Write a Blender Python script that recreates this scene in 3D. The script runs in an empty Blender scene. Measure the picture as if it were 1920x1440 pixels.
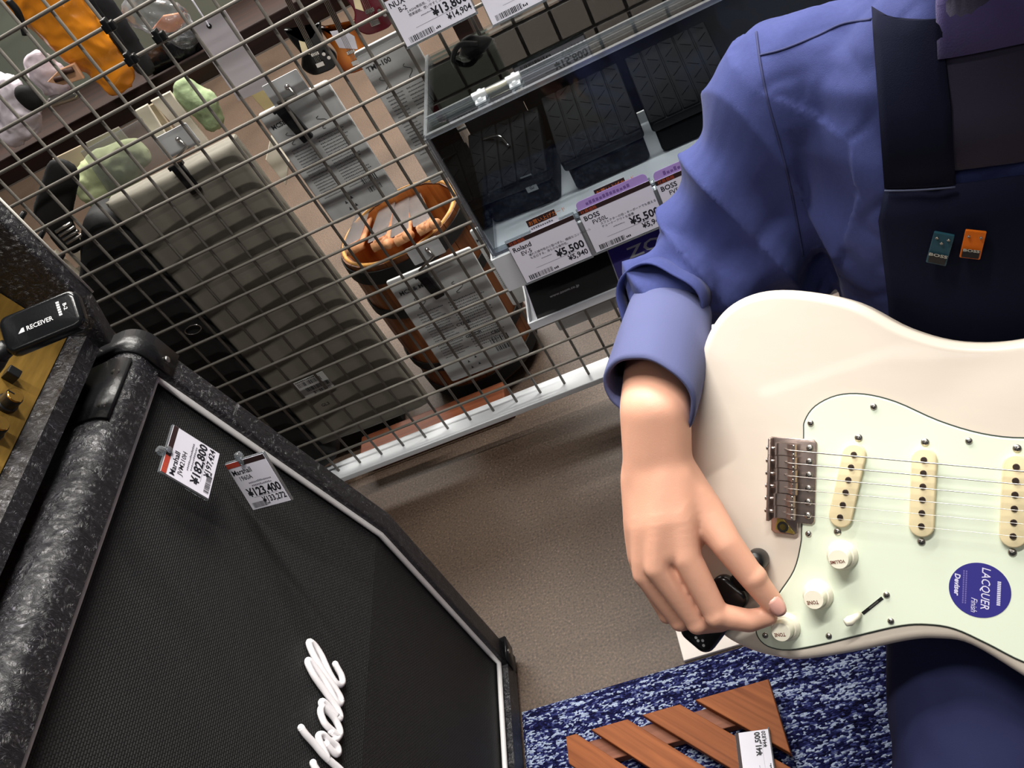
import bpy, bmesh, math, random
from mathutils import Vector as V, Matrix
from mathutils import noise as mnoise

SC = bpy.context.scene
COL = SC.collection
random.seed(7)
PI = math.pi

# ------------------------------------------------------------------ camera
# rows: camera right, down and forward in the world (X along the wire grid, Y into it, Z up)
ROT = ((0.9035989855334496, -0.06294767025568618, -0.4237292344791683),
       (-0.3551586140537518, -0.6631510016344591, -0.6588574260753473),
       (-0.23952292626456195, 0.7458339894645423, -0.6215789796583102))
EYE = V((0.0, 0.0, 1.20))
FPX = 1690.0
RGT, DWN, FWD = V(ROT[0]), V(ROT[1]), V(ROT[2])
cam_data = bpy.data.cameras.new('camera')
cam_data.sensor_fit = 'HORIZONTAL'
cam_data.sensor_width = 36.0
cam_data.lens = 36.0 * FPX / 1920.0
cam_data.clip_start = 0.02
cam = bpy.data.objects.new('camera', cam_data)
COL.objects.link(cam)
cm = Matrix.Identity(4)
for i in range(3):
    cm[i][0] = RGT[i]; cm[i][1] = -DWN[i]; cm[i][2] = -FWD[i]; cm[i][3] = EYE[i]
cam.matrix_world = cm
SC.camera = cam

# ------------------------------------------------------------------ world, lamps, exposure
SC.view_settings.view_transform = 'Standard'
SC.view_settings.look = 'None'
SC.view_settings.gamma = 1.0
SC.view_settings.use_curve_mapping = False
SC.view_settings.exposure = 0.0
world = bpy.data.worlds.new('world')
SC.world = world
world.use_nodes = True
wb = world.node_tree.nodes['Background']
wb.inputs[0].default_value = (0.80, 0.86, 1.0, 1)
wb.inputs[1].default_value = 0.045


def ceiling_lamp(loc, size, power, aim=None, col=(1.0, 0.96, 0.90), spread=PI):
    d = bpy.data.lights.new('ceiling_lamp', 'AREA')
    d.shape = 'RECTANGLE'
    d.size, d.size_y = size
    d.energy = power
    d.color = col
    d.spread = spread
    o = bpy.data.objects.new('ceiling_lamp', d)
    COL.objects.link(o)
    o.location = loc
    t = V(aim) if aim else V((loc[0], loc[1], 0))
    o.rotation_euler = (t - V(loc)).to_track_quat('-Z', 'Y').to_euler()
    return o


# rows of fluorescent tubes running along the aisle
ceiling_lamp((0.10, 0.50, 2.65), (1.20, 0.06), 44)
ceiling_lamp((0.30, 1.62, 2.65), (1.20, 0.06), 58)
ceiling_lamp((-0.40, -0.90, 2.65), (2.40, 0.06), 12)
ceiling_lamp((-0.60, 2.20, 2.65), (2.40, 0.50), 135)
ceiling_lamp((-0.60, 4.00, 2.65), (2.40, 0.60), 170)


# ------------------------------------------------------------------ pixel rays -> points on planes of the place
def ray(x, y):
    return (RGT * ((x - 960.0) / FPX) + DWN * ((y - 720.0) / FPX) + FWD)


def onx(x, y, X):
    d = ray(x, y); return EYE + d * (X / d.x)


def ony(x, y, Y):
    d = ray(x, y); return EYE + d * (Y / d.y)


def onz(x, y, Z):
    d = ray(x, y); return EYE + d * ((Z - EYE.z) / d.z)


def onp(x, y, p, n):
    d = ray(x, y); return EYE + d * ((V(p) - EYE).dot(n) / d.dot(n))


# ------------------------------------------------------------------ materials
def lin(c):
    out = []
    for v in c[:3]:
        v = v / 255.0
        out.append(v / 12.92 if v <= 0.04045 else ((v + 0.055) / 1.055) ** 2.4)
    return (out[0], out[1], out[2], 1.0)


MATS = {}


def mat(name, c, rough=0.5, metal=0.0, spec=0.5, bump=0.0, bscale=200.0, vary=0.0, vscale=30.0, coat=0.0,
        emit=None, sss=0.0, trans=0.0, ior=1.45, stretch=None, bdist=0.002, detail=2.0, alpha=None, sheen=0.0):
    if name in MATS:
        return MATS[name]
    m = bpy.data.materials.new(name)
    MATS[name] = m
    m.use_nodes = True
    nt = m.node_tree
    b = nt.nodes['Principled BSDF']
    b.inputs['Base Color'].default_value = lin(c)
    b.inputs['Roughness'].default_value = rough
    b.inputs['Metallic'].default_value = metal
    b.inputs['Specular IOR Level'].default_value = spec
    b.inputs['IOR'].default_value = ior
    if coat:
        b.inputs['Coat Weight'].default_value = coat
        b.inputs['Coat Roughness'].default_value = 0.06
    if sss:
        b.inputs['Subsurface Weight'].default_value = sss
        b.inputs['Subsurface Radius'].default_value = (1.0, 0.35, 0.2)
        b.inputs['Subsurface Scale'].default_value = 0.006
    if sheen:
        b.inputs['Sheen Weight'].default_value = sheen
        b.inputs['Sheen Roughness'].default_value = 0.4
    if trans:
        b.inputs['Transmission Weight'].default_value = trans
    if alpha is not None:
        b.inputs['Alpha'].default_value = alpha
    if emit:
        b.inputs['Emission Color'].default_value = lin(c)
        b.inputs['Emission Strength'].default_value = emit
    if bump or vary:
        tc = nt.nodes.new('ShaderNodeTexCoord')
        src = tc.outputs['Object']
        if stretch:
            mp = nt.nodes.new('ShaderNodeMapping')
            mp.inputs['Scale'].default_value = stretch
            nt.links.new(src, mp.inputs['Vector'])
            src = mp.outputs['Vector']
    if bump:
        n = nt.nodes.new('ShaderNodeTexNoise')
        n.inputs['Scale'].default_value = bscale
        n.inputs['Detail'].default_value = detail
        nt.links.new(src, n.inputs['Vector'])
        bp = nt.nodes.new('ShaderNodeBump')
        bp.inputs['Strength'].default_value = bump
        bp.inputs['Distance'].default_value = bdist
        nt.links.new(n.outputs['Fac'], bp.inputs['Height'])
        nt.links.new(bp.outputs['Normal'], b.inputs['Normal'])
    if vary:
        n2 = nt.nodes.new('ShaderNodeTexNoise')
        n2.inputs['Scale'].default_value = vscale
        n2.inputs['Detail'].default_value = 4.0
        nt.links.new(src, n2.inputs['Vector'])
        mr = nt.nodes.new('ShaderNodeMapRange')
        mr.inputs['From Min'].default_value = 0.3
        mr.inputs['From Max'].default_value = 0.7
        mr.inputs['To Min'].default_value = 1.0 - vary
        mr.inputs['To Max'].default_value = 1.0 + vary
        nt.links.new(n2.outputs['Fac'], mr.inputs['Value'])
        mx = nt.nodes.new('ShaderNodeVectorMath')
        mx.operation = 'SCALE'
        mx.inputs[0].default_value = lin(c)[:3]
        nt.links.new(mr.outputs['Result'], mx.inputs['Scale'])
        nt.links.new(mx.outputs['Vector'], b.inputs['Base Color'])
    return m


def clear_mat(name, c=(255, 255, 255), gloss=0.08, rough=0.02, body=0.0):
    """clear plastic: lets light straight through and mirrors at grazing angles"""
    if name in MATS:
        return MATS[name]
    m = bpy.data.materials.new(name)
    MATS[name] = m
    m.use_nodes = True
    nt = m.node_tree
    nt.nodes.remove(nt.nodes['Principled BSDF'])
    out = nt.nodes['Material Output']
    tr = nt.nodes.new('ShaderNodeBsdfTransparent'); tr.inputs[0].default_value = lin(c)
    gl = nt.nodes.new('ShaderNodeBsdfGlossy'); gl.inputs['Roughness'].default_value = rough
    fr = nt.nodes.new('ShaderNodeFresnel'); fr.inputs['IOR'].default_value = 1.36
    ad = nt.nodes.new('ShaderNodeMath'); ad.operation = 'ADD'; ad.use_clamp = True
    ad.inputs[1].default_value = gloss
    nt.links.new(fr.outputs[0], ad.inputs[0])
    mx = nt.nodes.new('ShaderNodeMixShader')
    nt.links.new(ad.outputs[0], mx.inputs[0])
    nt.links.new(tr.outputs[0], mx.inputs[1])
    nt.links.new(gl.outputs[0], mx.inputs[2])
    last = mx
    if body:
        df = nt.nodes.new('ShaderNodeBsdfDiffuse'); df.inputs[0].default_value = lin((225, 230, 235))
        m2 = nt.nodes.new('ShaderNodeMixShader'); m2.inputs[0].default_value = body
        nt.links.new(mx.outputs[0], m2.inputs[1]); nt.links.new(df.outputs[0], m2.inputs[2])
        last = m2
    nt.links.new(last.outputs[0], out.inputs['Surface'])
    return m


# ------------------------------------------------------------------ mesh building
class MB:
    def __init__(s):
        s.v = []; s.f = []

    def add(s, vs, fs):
        o = len(s.v)
        s.v += [tuple(v) for v in vs]
        s.f += [tuple(i + o for i in f) for f in fs]
        return s

    def box(s, c, size, M=None):
        hx, hy, hz = size[0] / 2, size[1] / 2, size[2] / 2
        vs = [V((sx * hx, sy * hy, sz * hz)) for sz in (-1, 1) for sy in (-1, 1) for sx in (-1, 1)]
        if M: vs = [M @ v for v in vs]
        vs = [v + V(c) for v in vs]
        return s.add(vs, [(0, 2, 3, 1), (4, 5, 7, 6), (0, 1, 5, 4), (2, 6, 7, 3), (0, 4, 6, 2), (1, 3, 7, 5)])

    def tube(s, pts, r, seg=8, cap=True, closed=False):
        pts = [V(p) for p in pts]
        n = len(pts)
        rs = r if isinstance(r, (list, tuple)) else [r] * n
        rings = []
        prev = None
        for i, p in enumerate(pts):
            if closed:
                t = pts[(i + 1) % n] - pts[i - 1]
            else:
                t = pts[min(i + 1, n - 1)] - pts[max(i - 1, 0)]
            t = t.normalized() if t.length > 1e-9 else V((0, 0, 1))
            if prev is None:
                a = V((0, 0, 1)) if abs(t.z) < 0.9 else V((1, 0, 0))
                x = t.cross(a).normalized()
            else:
                x = (prev - t * prev.dot(t))
                x = x.normalized() if x.length > 1e-6 else t.orthogonal().normalized()
            prev = x
            y = t.cross(x)
            rings.append([p + (x * math.cos(2 * PI * k / seg) + y * math.sin(2 * PI * k / seg)) * rs[i] for k in range(seg)])
        return s.loft(rings, cap=cap, closed=closed)

    def loft(s, rings, cap=True, closed=False, wrap=True):
        m = len(rings[0]); n = len(rings)
        vs = [p for r in rings for p in r]
        fs = []
        for i in range(n if closed else n - 1):
            j = (i + 1) % n
            for k in range(m if wrap else m - 1):
                k2 = (k + 1) % m
                fs.append((i * m + k, i * m + k2, j * m + k2, j * m + k))
        if cap and not closed:
            fs.append(tuple(range(m - 1, -1, -1)))
            fs.append(tuple((n - 1) * m + k for k in range(m)))
        return s.add(vs, fs)

    def lathe(s, prof, M=None, seg=24):
        rings = []
        for r, z in prof:
            ring = [V((max(r, 1e-5) * math.cos(2 * PI * k / seg), max(r, 1e-5) * math.sin(2 * PI * k / seg), z)) for k in range(seg)]
            rings.append([M @ p for p in ring] if M else ring)
        return s.loft(rings)

    def prism(s, poly, z0, z1, M=None):
        n = len(poly)
        vs = [V((p[0], p[1], z0)) for p in poly] + [V((p[0], p[1], z1)) for p in poly]
        if M: vs = [M @ v for v in vs]
        fs = [tuple(range(n - 1, -1, -1)), tuple(range(n, 2 * n))] + [(i, (i + 1) % n, n + (i + 1) % n, n + i) for i in range(n)]
        return s.add(vs, fs)

    def slab(s, poly, z0, z1, r=0.002, M=None, steps=3):
        """prism with rounded upper and lower edges"""
        rings = []
        for k in range(steps + 1):
            a = PI / 2 * k / steps
            rings.append((r * (1 - math.sin(a)), z0 + r * (1 - math.cos(a))))
        for k in range(steps + 1):
            a = PI / 2 * k / steps
            rings.append((r * (1 - math.cos(a)), z1 - r * (1 - math.sin(a))))
        R3 = []
        for ins, z in rings:
            q = inset(poly, ins)
            R3.append([V((p[0], p[1], z)) for p in q])
        if M: R3 = [[M @ p for p in rr] for rr in R3]
        return s.loft(R3)

    def grid(s, pts):
        """pts[i][j] open sheet"""
        return s.loft(pts, cap=False, wrap=False)

    def build(s, name, m, parent=None, smooth=False, bevel=0.0, seg=2, solid=0.0, auto=None):
        me = bpy.data.meshes.new(name)
        me.from_pydata(s.v, [], s.f)
        bm = bmesh.new(); bm.from_mesh(me)
        bmesh.ops.recalc_face_normals(bm, faces=bm.faces)
        if bevel:
            bmesh.ops.bevel(bm, geom=[e for e in bm.edges if e.is_manifold and e.calc_face_angle(0) > 0.5], offset=bevel, segments=seg, affect='EDGES', profile=0.5, clamp_overlap=True)
        if auto is not None:
            for e in bm.edges:
                if len(e.link_faces) == 2 and e.calc_face_angle(0) > auto: e.smooth = False
        bm.to_mesh(me); bm.free()
        if smooth or auto is not None:
            me.polygons.foreach_set('use_smooth', [True] * len(me.polygons))
        return mobj(name, me, m, parent, solid)


def mobj(name, me, m, parent=None, solid=0.0):
    o = bpy.data.objects.new(name, me)
    if m is not None and len(me.materials) == 0: me.materials.append(m)
    COL.objects.link(o)
    if parent: o.parent = parent
    if solid:
        md = o.modifiers.new('thickness', 'SOLIDIFY'); md.thickness = solid; md.offset = 0
    return o


def inset(poly, d):
    if d == 0: return [tuple(p[:2]) for p in poly]
    n = len(poly); out = []
    area = sum(poly[i][0] * poly[(i + 1) % n][1] - poly[(i + 1) % n][0] * poly[i][1] for i in range(n))
    sg = 1.0 if area > 0 else -1.0
    for i in range(n):
        p0, p1, p2 = poly[i - 1], poly[i], poly[(i + 1) % n]
        e1 = V((p1[0] - p0[0], p1[1] - p0[1])); e2 = V((p2[0] - p1[0], p2[1] - p1[1]))
        if e1.length < 1e-9: e1 = e2
        if e2.length < 1e-9: e2 = e1
        e1 = e1.normalized(); e2 = e2.normalized()
        n1 = V((-e1.y, e1.x)) * sg; n2 = V((-e2.y, e2.x)) * sg
        b = n1 + n2
        b = b / max(0.35, b.dot(b) / 2) if b.length > 1e-6 else n1
        out.append((p1[0] + b.x * d, p1[1] + b.y * d))
    return out


def spline(pts, per=6, closed=True):
    """Catmull-Rom through 2D/3D points"""
    P = [V(p) for p in pts]; n = len(P); out = []
    rng = range(n) if closed else range(n - 1)
    for i in rng:
        p0 = P[(i - 1) % n] if closed or i > 0 else P[0] * 2 - P[1]
        p1 = P[i]; p2 = P[(i + 1) % n]
        p3 = P[(i + 2) % n] if closed or i + 2 < n else P[n - 1] * 2 - P[n - 2]
        for k in range(per):
            t = k / per
            out.append(0.5 * ((2 * p1) + (p2 - p0) * t + (2 * p0 - 5 * p1 + 4 * p2 - p3) * t * t + (3 * p1 - p0 - 3 * p2 + p3) * t * t * t))
    if not closed: out.append(P[-1])
    return out


def rrect(w, h, r, n=5, cx=0.0, cy=0.0):
    out = []
    for (sx, sy, a0) in ((1, 1, 0), (-1, 1, 90), (-1, -1, 180), (1, -1, 270)):
        for k in range(n + 1):
            a = math.radians(a0 + 90 * k / n)
            out.append((cx + sx * (w / 2 - r) + r * math.cos(a), cy + sy * (h / 2 - r) + r * math.sin(a)))
    return out


def frame(o, x, y, z):
    M = Matrix.Identity(4)
    for i in range(3):
        M[i][0] = x[i]; M[i][1] = y[i]; M[i][2] = z[i]; M[i][3] = o[i]
    return M


def axes(o, x, yhint):
    x = V(x).normalized(); z = x.cross(V(yhint)).normalized(); y = z.cross(x)
    return frame(o, x, y, z)


def thing(name, label, cat, M=None, loc=None, group=None, kind=None):
    o = bpy.data.objects.new(name, None)
    o.empty_display_size = 0.02
    COL.objects.link(o)
    if M is not None: o.matrix_world = M
    elif loc is not None: o.location = loc
    tag(o, label, cat, group, kind)
    return o


def tag(o, label, cat=None, group=None, kind=None):
    if label: o['label'] = label
    if cat: o['category'] = cat
    if group: o['group'] = group
    if kind: o['kind'] = kind
    return o


def struct(o, label=None):
    o['kind'] = 'structure'
    if label: o['label'] = label
    return o


def text_mesh(items):
    """items: (string, x, y, size, align, xscale, shear) -> MB with flat lettering in the XY plane"""
    tmp = []
    for it in items:
        s, x, y, size, al = it[:5]
        c = bpy.data.curves.new('t', 'FONT')
        c.body = s; c.size = size; c.align_x = al; c.resolution_u = 2
        if len(it) > 6: c.shear = it[6]
        if len(it) > 7: c.offset = it[7]
        o = bpy.data.objects.new('t', c); COL.objects.link(o)
        tmp.append((o, it))
    bpy.context.view_layer.update()
    dg = bpy.context.evaluated_depsgraph_get()
    mb = MB()
    for o, it in tmp:
        me = bpy.data.meshes.new_from_object(o.evaluated_get(dg))
        sx = it[5] if len(it) > 5 else 1.0
        mb.add([(v.co.x * sx + it[1], v.co.y + it[2], v.co.z) for v in me.vertices], [tuple(p.vertices) for p in me.polygons])
        bpy.data.meshes.remove(me)
        c = o.data
        bpy.data.objects.remove(o); bpy.data.curves.remove(c)
    return mb


def xf(mb, M):
    mb.v = [tuple(M @ V(p)) for p in mb.v]
    return mb


def remesh(mb, voxel, smooth=0, fac=0.5):
    """one continuous skin over overlapping closed shapes"""
    me = bpy.data.meshes.new('tmp'); me.from_pydata(mb.v, [], mb.f)
    bm = bmesh.new(); bm.from_mesh(me); bmesh.ops.recalc_face_normals(bm, faces=bm.faces); bm.to_mesh(me); bm.free()
    o = bpy.data.objects.new('tmp', me); COL.objects.link(o)
    md = o.modifiers.new('r', 'REMESH'); md.mode = 'VOXEL'; md.voxel_size = voxel; md.use_smooth_shade = True
    if smooth:
        ms = o.modifiers.new('s', 'SMOOTH'); ms.iterations = smooth; ms.factor = fac
    bpy.context.view_layer.update()
    dg = bpy.context.evaluated_depsgraph_get()
    out = bpy.data.meshes.new_from_object(o.evaluated_get(dg))
    bpy.data.objects.remove(o); bpy.data.meshes.remove(me)
    out.polygons.foreach_set('use_smooth', [True] * len(out.polygons))
    return out


def capsule(mb, p0, p1, r0, r1, seg=16, flat=None):
    """tapered capsule; flat = (direction, factor) squashes it across one direction"""
    p0, p1 = V(p0), V(p1)
    d = p1 - p0; L = d.length
    t = d.normalized() if L > 1e-7 else V((0, 0, 1))
    x = t.orthogonal().normalized(); y = t.cross(x)
    rings = []
    for k in range(1, 6):
        a = PI / 2 * k / 5
        rings.append((p0 - t * r0 * math.cos(a), r0 * math.sin(a)))
    for k in range(5, 0, -1):
        a = PI / 2 * k / 5
        rings.append((p1 + t * r1 * math.cos(a), r1 * math.sin(a)))
    R3 = []
    for c, r in rings:
        ring = []
        for k in range(seg):
            off = (x * math.cos(2 * PI * k / seg) + y * math.sin(2 * PI * k / seg)) * r
            if flat:
                fd = V(flat[0]).normalized(); off = off - fd * off.dot(fd) * (1 - flat[1])
            ring.append(c + off)
        R3.append(ring)
    mb.loft(R3)
    return mb


def chain(mb, pts, rs, seg=16, flat=None):
    for i in range(len(pts) - 1):
        capsule(mb, pts[i], pts[i + 1], rs[i], rs[i + 1], seg, flat)
    return mb


def copy_tree(o, parent=None):
    c = o.copy(); COL.objects.link(c)
    if parent: c.parent = parent
    for ch in list(o.children):
        copy_tree(ch, c)
    return c

# ------------------------------------------------------------------ special materials
def node_mat(name):
    m = bpy.data.materials.new(name); MATS[name] = m
    m.use_nodes = True
    nt = m.node_tree
    return m, nt, nt.nodes['Principled BSDF'], nt.nodes.new, nt.links.new


def ramp(nt, stops):
    r = nt.nodes.new('ShaderNodeValToRGB')
    e = r.color_ramp.elements
    e[0].position, e[0].color = stops[0][0], lin(stops[0][1])
    e[1].position, e[1].color = stops[-1][0], lin(stops[-1][1])
    for p, c in stops[1:-1]:
        n = e.new(p); n.color = lin(c)
    return r


def floor_material():
    m, nt, b, N, L = node_mat('floor_vinyl')
    tc = N('ShaderNodeTexCoord')
    n1 = N('ShaderNodeTexNoise'); n1.inputs['Scale'].default_value = 260; n1.inputs['Detail'].default_value = 3
    n2 = N('ShaderNodeTexNoise'); n2.inputs['Scale'].default_value = 3.0; n2.inputs['Detail'].default_value = 5
    L(tc.outputs['Object'], n1.inputs['Vector']); L(tc.outputs['Object'], n2.inputs['Vector'])
    r1 = ramp(nt, [(0.30, (58, 46, 38)), (0.48, (86, 70, 57)), (0.62, (98, 80, 66)), (0.78, (136, 116, 98))])
    L(n1.outputs['Fac'], r1.inputs[0])
    r2 = ramp(nt, [(0.3, (205, 200, 196)), (0.7, (255, 255, 255))])
    L(n2.outputs['Fac'], r2.inputs[0])
    mx = N('ShaderNodeMix'); mx.data_type = 'RGBA'; mx.blend_type = 'MULTIPLY'; mx.inputs['Factor'].default_value = 1.0
    L(r1.outputs[0], mx.inputs['A']); L(r2.outputs[0], mx.inputs['B'])
    L(mx.outputs['Result'], b.inputs['Base Color'])
    b.inputs['Roughness'].default_value = 0.55
    bp = N('ShaderNodeBump'); bp.inputs['Strength'].default_value = 0.12; bp.inputs['Distance'].default_value = 0.001
    L(n1.outputs['Fac'], bp.inputs['Height']); L(bp.outputs['Normal'], b.inputs['Normal'])
    return m


def tolex_material():
    m, nt, b, N, L = node_mat('black_tolex')
    tc = N('ShaderNodeTexCoord')
    mp = N('ShaderNodeMapping'); mp.inputs['Scale'].default_value = (1, 1, 1)
    L(tc.outputs['Object'], mp.inputs['Vector'])
    wn = N('ShaderNodeTexNoise'); wn.inputs['Scale'].default_value = 60; wn.inputs['Detail'].default_value = 2
    L(mp.outputs[0], wn.inputs['Vector'])
    va = N('ShaderNodeVectorMath'); va.operation = 'MULTIPLY_ADD'
    va.inputs[1].default_value = (0.03, 0.03, 0.03)
    L(wn.outputs['Color'], va.inputs[0]); L(mp.outputs[0], va.inputs[2])
    mp2 = N('ShaderNodeMapping'); mp2.inputs['Scale'].default_value = (90, 420, 90); mp2.inputs['Rotation'].default_value = (0.2, 0.3, 0.5)
    L(va.outputs[0], mp2.inputs['Vector'])
    n1 = N('ShaderNodeTexNoise'); n1.inputs['Scale'].default_value = 1.6; n1.inputs['Detail'].default_value = 4; n1.inputs['Roughness'].default_value = 0.65
    L(mp2.outputs[0], n1.inputs['Vector'])
    bp = N('ShaderNodeBump'); bp.inputs['Strength'].default_value = 0.85; bp.inputs['Distance'].default_value = 0.0022
    L(n1.outputs['Fac'], bp.inputs['Height']); L(bp.outputs['Normal'], b.inputs['Normal'])
    r = ramp(nt, [(0.38, (13, 13, 16)), (0.60, (30, 29, 35)), (0.74, (112, 108, 120))])
    L(n1.outputs['Fac'], r.inputs[0]); L(r.outputs[0], b.inputs['Base Color'])
    b.inputs['Roughness'].default_value = 0.36
    b.inputs['Specular IOR Level'].default_value = 0.9
    return m


def grille_material():
    m, nt, b, N, L = node_mat('woven_grille_cloth')
    tc = N('ShaderNodeTexCoord')
    mp = N('ShaderNodeMapping'); mp.inputs['Rotation'].default_value = (0, 0, 0)
    sx = N('ShaderNodeSeparateXYZ'); L(tc.outputs['Object'], sx.inputs[0])
    cb = N('ShaderNodeCombineXYZ'); L(sx.outputs['Y'], cb.inputs['X']); L(sx.outputs['Z'], cb.inputs['Y'])
    br = N('ShaderNodeTexBrick')
    br.inputs['Scale'].default_value = 1.0
    br.inputs['Brick Width'].default_value = 0.0042
    br.inputs['Row Height'].default_value = 0.0024
    br.inputs['Mortar Size'].default_value = 0.0006
    br.inputs['Mortar Smooth'].default_value = 0.6
    br.offset = 0.5
    br.inputs['Color1'].default_value = lin((34, 35, 35)); br.inputs['Color2'].default_value = lin((26, 26, 28)); br.inputs['Mortar'].default_value = lin((10, 10, 11))
    L(cb.outputs[0], br.inputs['Vector'])
    L(br.outputs['Color'], b.inputs['Base Color'])
    iv = N('ShaderNodeMath'); iv.operation = 'SUBTRACT'; iv.inputs[0].default_value = 1.0
    L(br.outputs['Fac'], iv.inputs[1])
    bp = N('ShaderNodeBump'); bp.inputs['Strength'].default_value = 0.7; bp.inputs['Distance'].default_value = 0.0008
    L(iv.outputs[0], bp.inputs['Height']); L(bp.outputs['Normal'], b.inputs['Normal'])
    b.inputs['Roughness'].default_value = 0.6
    b.inputs['Specular IOR Level'].default_value = 0.35
    return m


def carpet_material():
    m, nt, b, N, L = node_mat('blue_loop_carpet')
    tc = N('ShaderNodeTexCoord')
    mp = N('ShaderNodeMapping'); mp.inputs['Scale'].default_value = (0.55, 1.0, 1.0)
    L(tc.outputs['Object'], mp.inputs['Vector'])
    vo = N('ShaderNodeTexVoronoi'); vo.inputs['Scale'].default_value = 430
    L(mp.outputs[0], vo.inputs['Vector'])
    mp2 = N('ShaderNodeMapping'); mp2.inputs['Scale'].default_value = (14, 120, 1)
    L(tc.outputs['Object'], mp2.inputs['Vector'])
    st = N('ShaderNodeTexNoise'); st.inputs['Scale'].default_value = 1.0; st.inputs['Detail'].default_value = 2
    L(mp2.outputs[0], st.inputs['Vector'])
    sc = N('ShaderNodeSeparateXYZ'); L(vo.outputs['Color'], sc.inputs[0])
    ad = N('ShaderNodeMath'); ad.operation = 'MULTIPLY_ADD'; ad.inputs[1].default_value = 0.55
    L(sc.outputs[0], ad.inputs[0]); L(st.outputs['Fac'], ad.inputs[2])
    r = ramp(nt, [(0.45, (11, 12, 38)), (0.76, (26, 28, 76)), (0.89, (66, 74, 130)), (0.99, (172, 186, 212))])
    L(ad.outputs[0], r.inputs[0]); L(r.outputs[0], b.inputs['Base Color'])
    bp = N('ShaderNodeBump'); bp.inputs['Strength'].default_value = 1.0; bp.inputs['Distance'].default_value = 0.003; bp.invert = True
    L(vo.outputs['Distance'], bp.inputs['Height']); L(bp.outputs['Normal'], b.inputs['Normal'])
    b.inputs['Roughness'].default_value = 0.85
    b.inputs['Sheen Weight'].default_value = 0.0
    b.inputs['Specular IOR Level'].default_value = 0.1
    return m


def wood_material(name, dark, light, scale=(3, 60, 60), rough=0.5, rot=0.0):
    if name in MATS: return MATS[name]
    m, nt, b, N, L = node_mat(name)
    tc = N('ShaderNodeTexCoord')
    mp0 = N('ShaderNodeMapping'); mp0.inputs['Rotation'].default_value = (0, 0, rot)
    L(tc.outputs['Object'], mp0.inputs['Vector'])
    mp = N('ShaderNodeMapping'); mp.inputs['Scale'].default_value = scale
    L(mp0.outputs[0], mp.inputs['Vector'])
    n = N('ShaderNodeTexNoise'); n.inputs['Scale'].default_value = 1.5; n.inputs['Detail'].default_value = 5; n.inputs['Distortion'].default_value = 0.6
    L(mp.outputs[0], n.inputs['Vector'])
    r = ramp(nt, [(0.3, dark), (0.7, light)])
    L(n.outputs['Fac'], r.inputs[0]); L(r.outputs[0], b.inputs['Base Color'])
    bp = N('ShaderNodeBump'); bp.inputs['Strength'].default_value = 0.15; bp.inputs['Distance'].default_value = 0.001
    L(n.outputs['Fac'], bp.inputs['Height']); L(bp.outputs['Normal'], b.inputs['Normal'])
    b.inputs['Roughness'].default_value = rough
    b.inputs['Specular IOR Level'].default_value = 0.3
    return m


TOLEX = tolex_material()
GRILLE = grille_material()
WIRE = mat('grey_painted_wire', (122, 118, 111), 0.5, 0.1)
WHITE_METAL = mat('white_painted_metal', (214, 218, 222), 0.38, bump=0.03, bscale=400)
BLACK = mat('black_plastic', (16, 17, 19), 0.38)
MATTE_BLACK = mat('matte_black', (11, 11, 12), 0.75)
CHROME = mat('chrome', (205, 200, 196), 0.13, 1.0)
STEEL = mat('brushed_steel', (190, 186, 180), 0.3, 1.0)
PAPER = mat('card_paper', (226, 224, 236), 0.6)
INK = mat('print_ink', (24, 24, 32), 0.6)
GREY_INK = mat('fine_print', (120, 118, 132), 0.7)
CLEAR = clear_mat('clear_acrylic', (240, 243, 245), 0.0)
CLEAR_EDGE = clear_mat('acrylic_edge', (222, 228, 232), 0.14, 0.08, body=0.10)
FILM = clear_mat('clear_film', (235, 235, 238), 0.06, 0.12, body=0.10)

# ------------------------------------------------------------------ floor
mb = MB(); mb.add([(-4, -2.2, 0), (3.5, -2.2, 0), (3.5, 6, 0), (-4, 6, 0)], [(0, 1, 2, 3)])
struct(mb.build('floor', floor_material()))

# blue carpet mat, its edge parallel to the wire grid
CARPET = carpet_material()
mb = MB()
cx0, cx1, cy0, cy1 = -0.497, 0.16, -0.35, 0.697
nx, ny = 100, 120
random.seed(3)
top = [[V((cx0 + (cx1 - cx0) * i / nx, cy0 + (cy1 - cy0) * j / ny, 0.0075 + 0.0012 * mnoise.noise(V((i * 0.9, j * 2.3, 0))))) for j in range(ny + 1)] for i in range(nx + 1)]
for i in range(nx + 1):
    for j in range(ny + 1):
        if i in (0, nx) or j in (0, ny): top[i][j].z = 0.001
mb.grid(top)
o = mb.build('carpet_mat', CARPET, smooth=True)
tag(o, 'blue and white flecked carpet mat lying in front of the speaker cabinet', 'carpet')

# pale board on the floor, beyond the mat and under the guitar
mb = MB(); mb.slab([(-0.233, 0.700), (0.30, 0.700), (0.30, 0.98), (-0.243, 0.98)], 0.0004, 0.006, 0.001)
o = mb.build('floor_board', mat('pale_board', (214, 205, 198), 0.45))
tag(o, 'pale thin board lying flat on the floor beyond the blue mat', 'board')

# ------------------------------------------------------------------ wooden deck tile with diagonal slats
DX0, DX1, DY1, DZ = -0.417, -0.120, 0.620, 0.0385
DY0 = DY1 - (DX1 - DX0)
deck = thing('deck_tile', 'square wooden deck tile with diagonal slats lying on the blue mat', 'deck tile', loc=((DX0 + DX1) / 2, (DY0 + DY1) / 2, 0.008))
WOOD_A = wood_material('red_brown_deck_wood', (118, 62, 28), (156, 90, 48), (3, 70, 70), 0.65, PI / 4)
WOOD_B = wood_material('pale_deck_wood', (112, 66, 46), (140, 88, 66), (3, 70, 70), 0.6)


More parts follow.
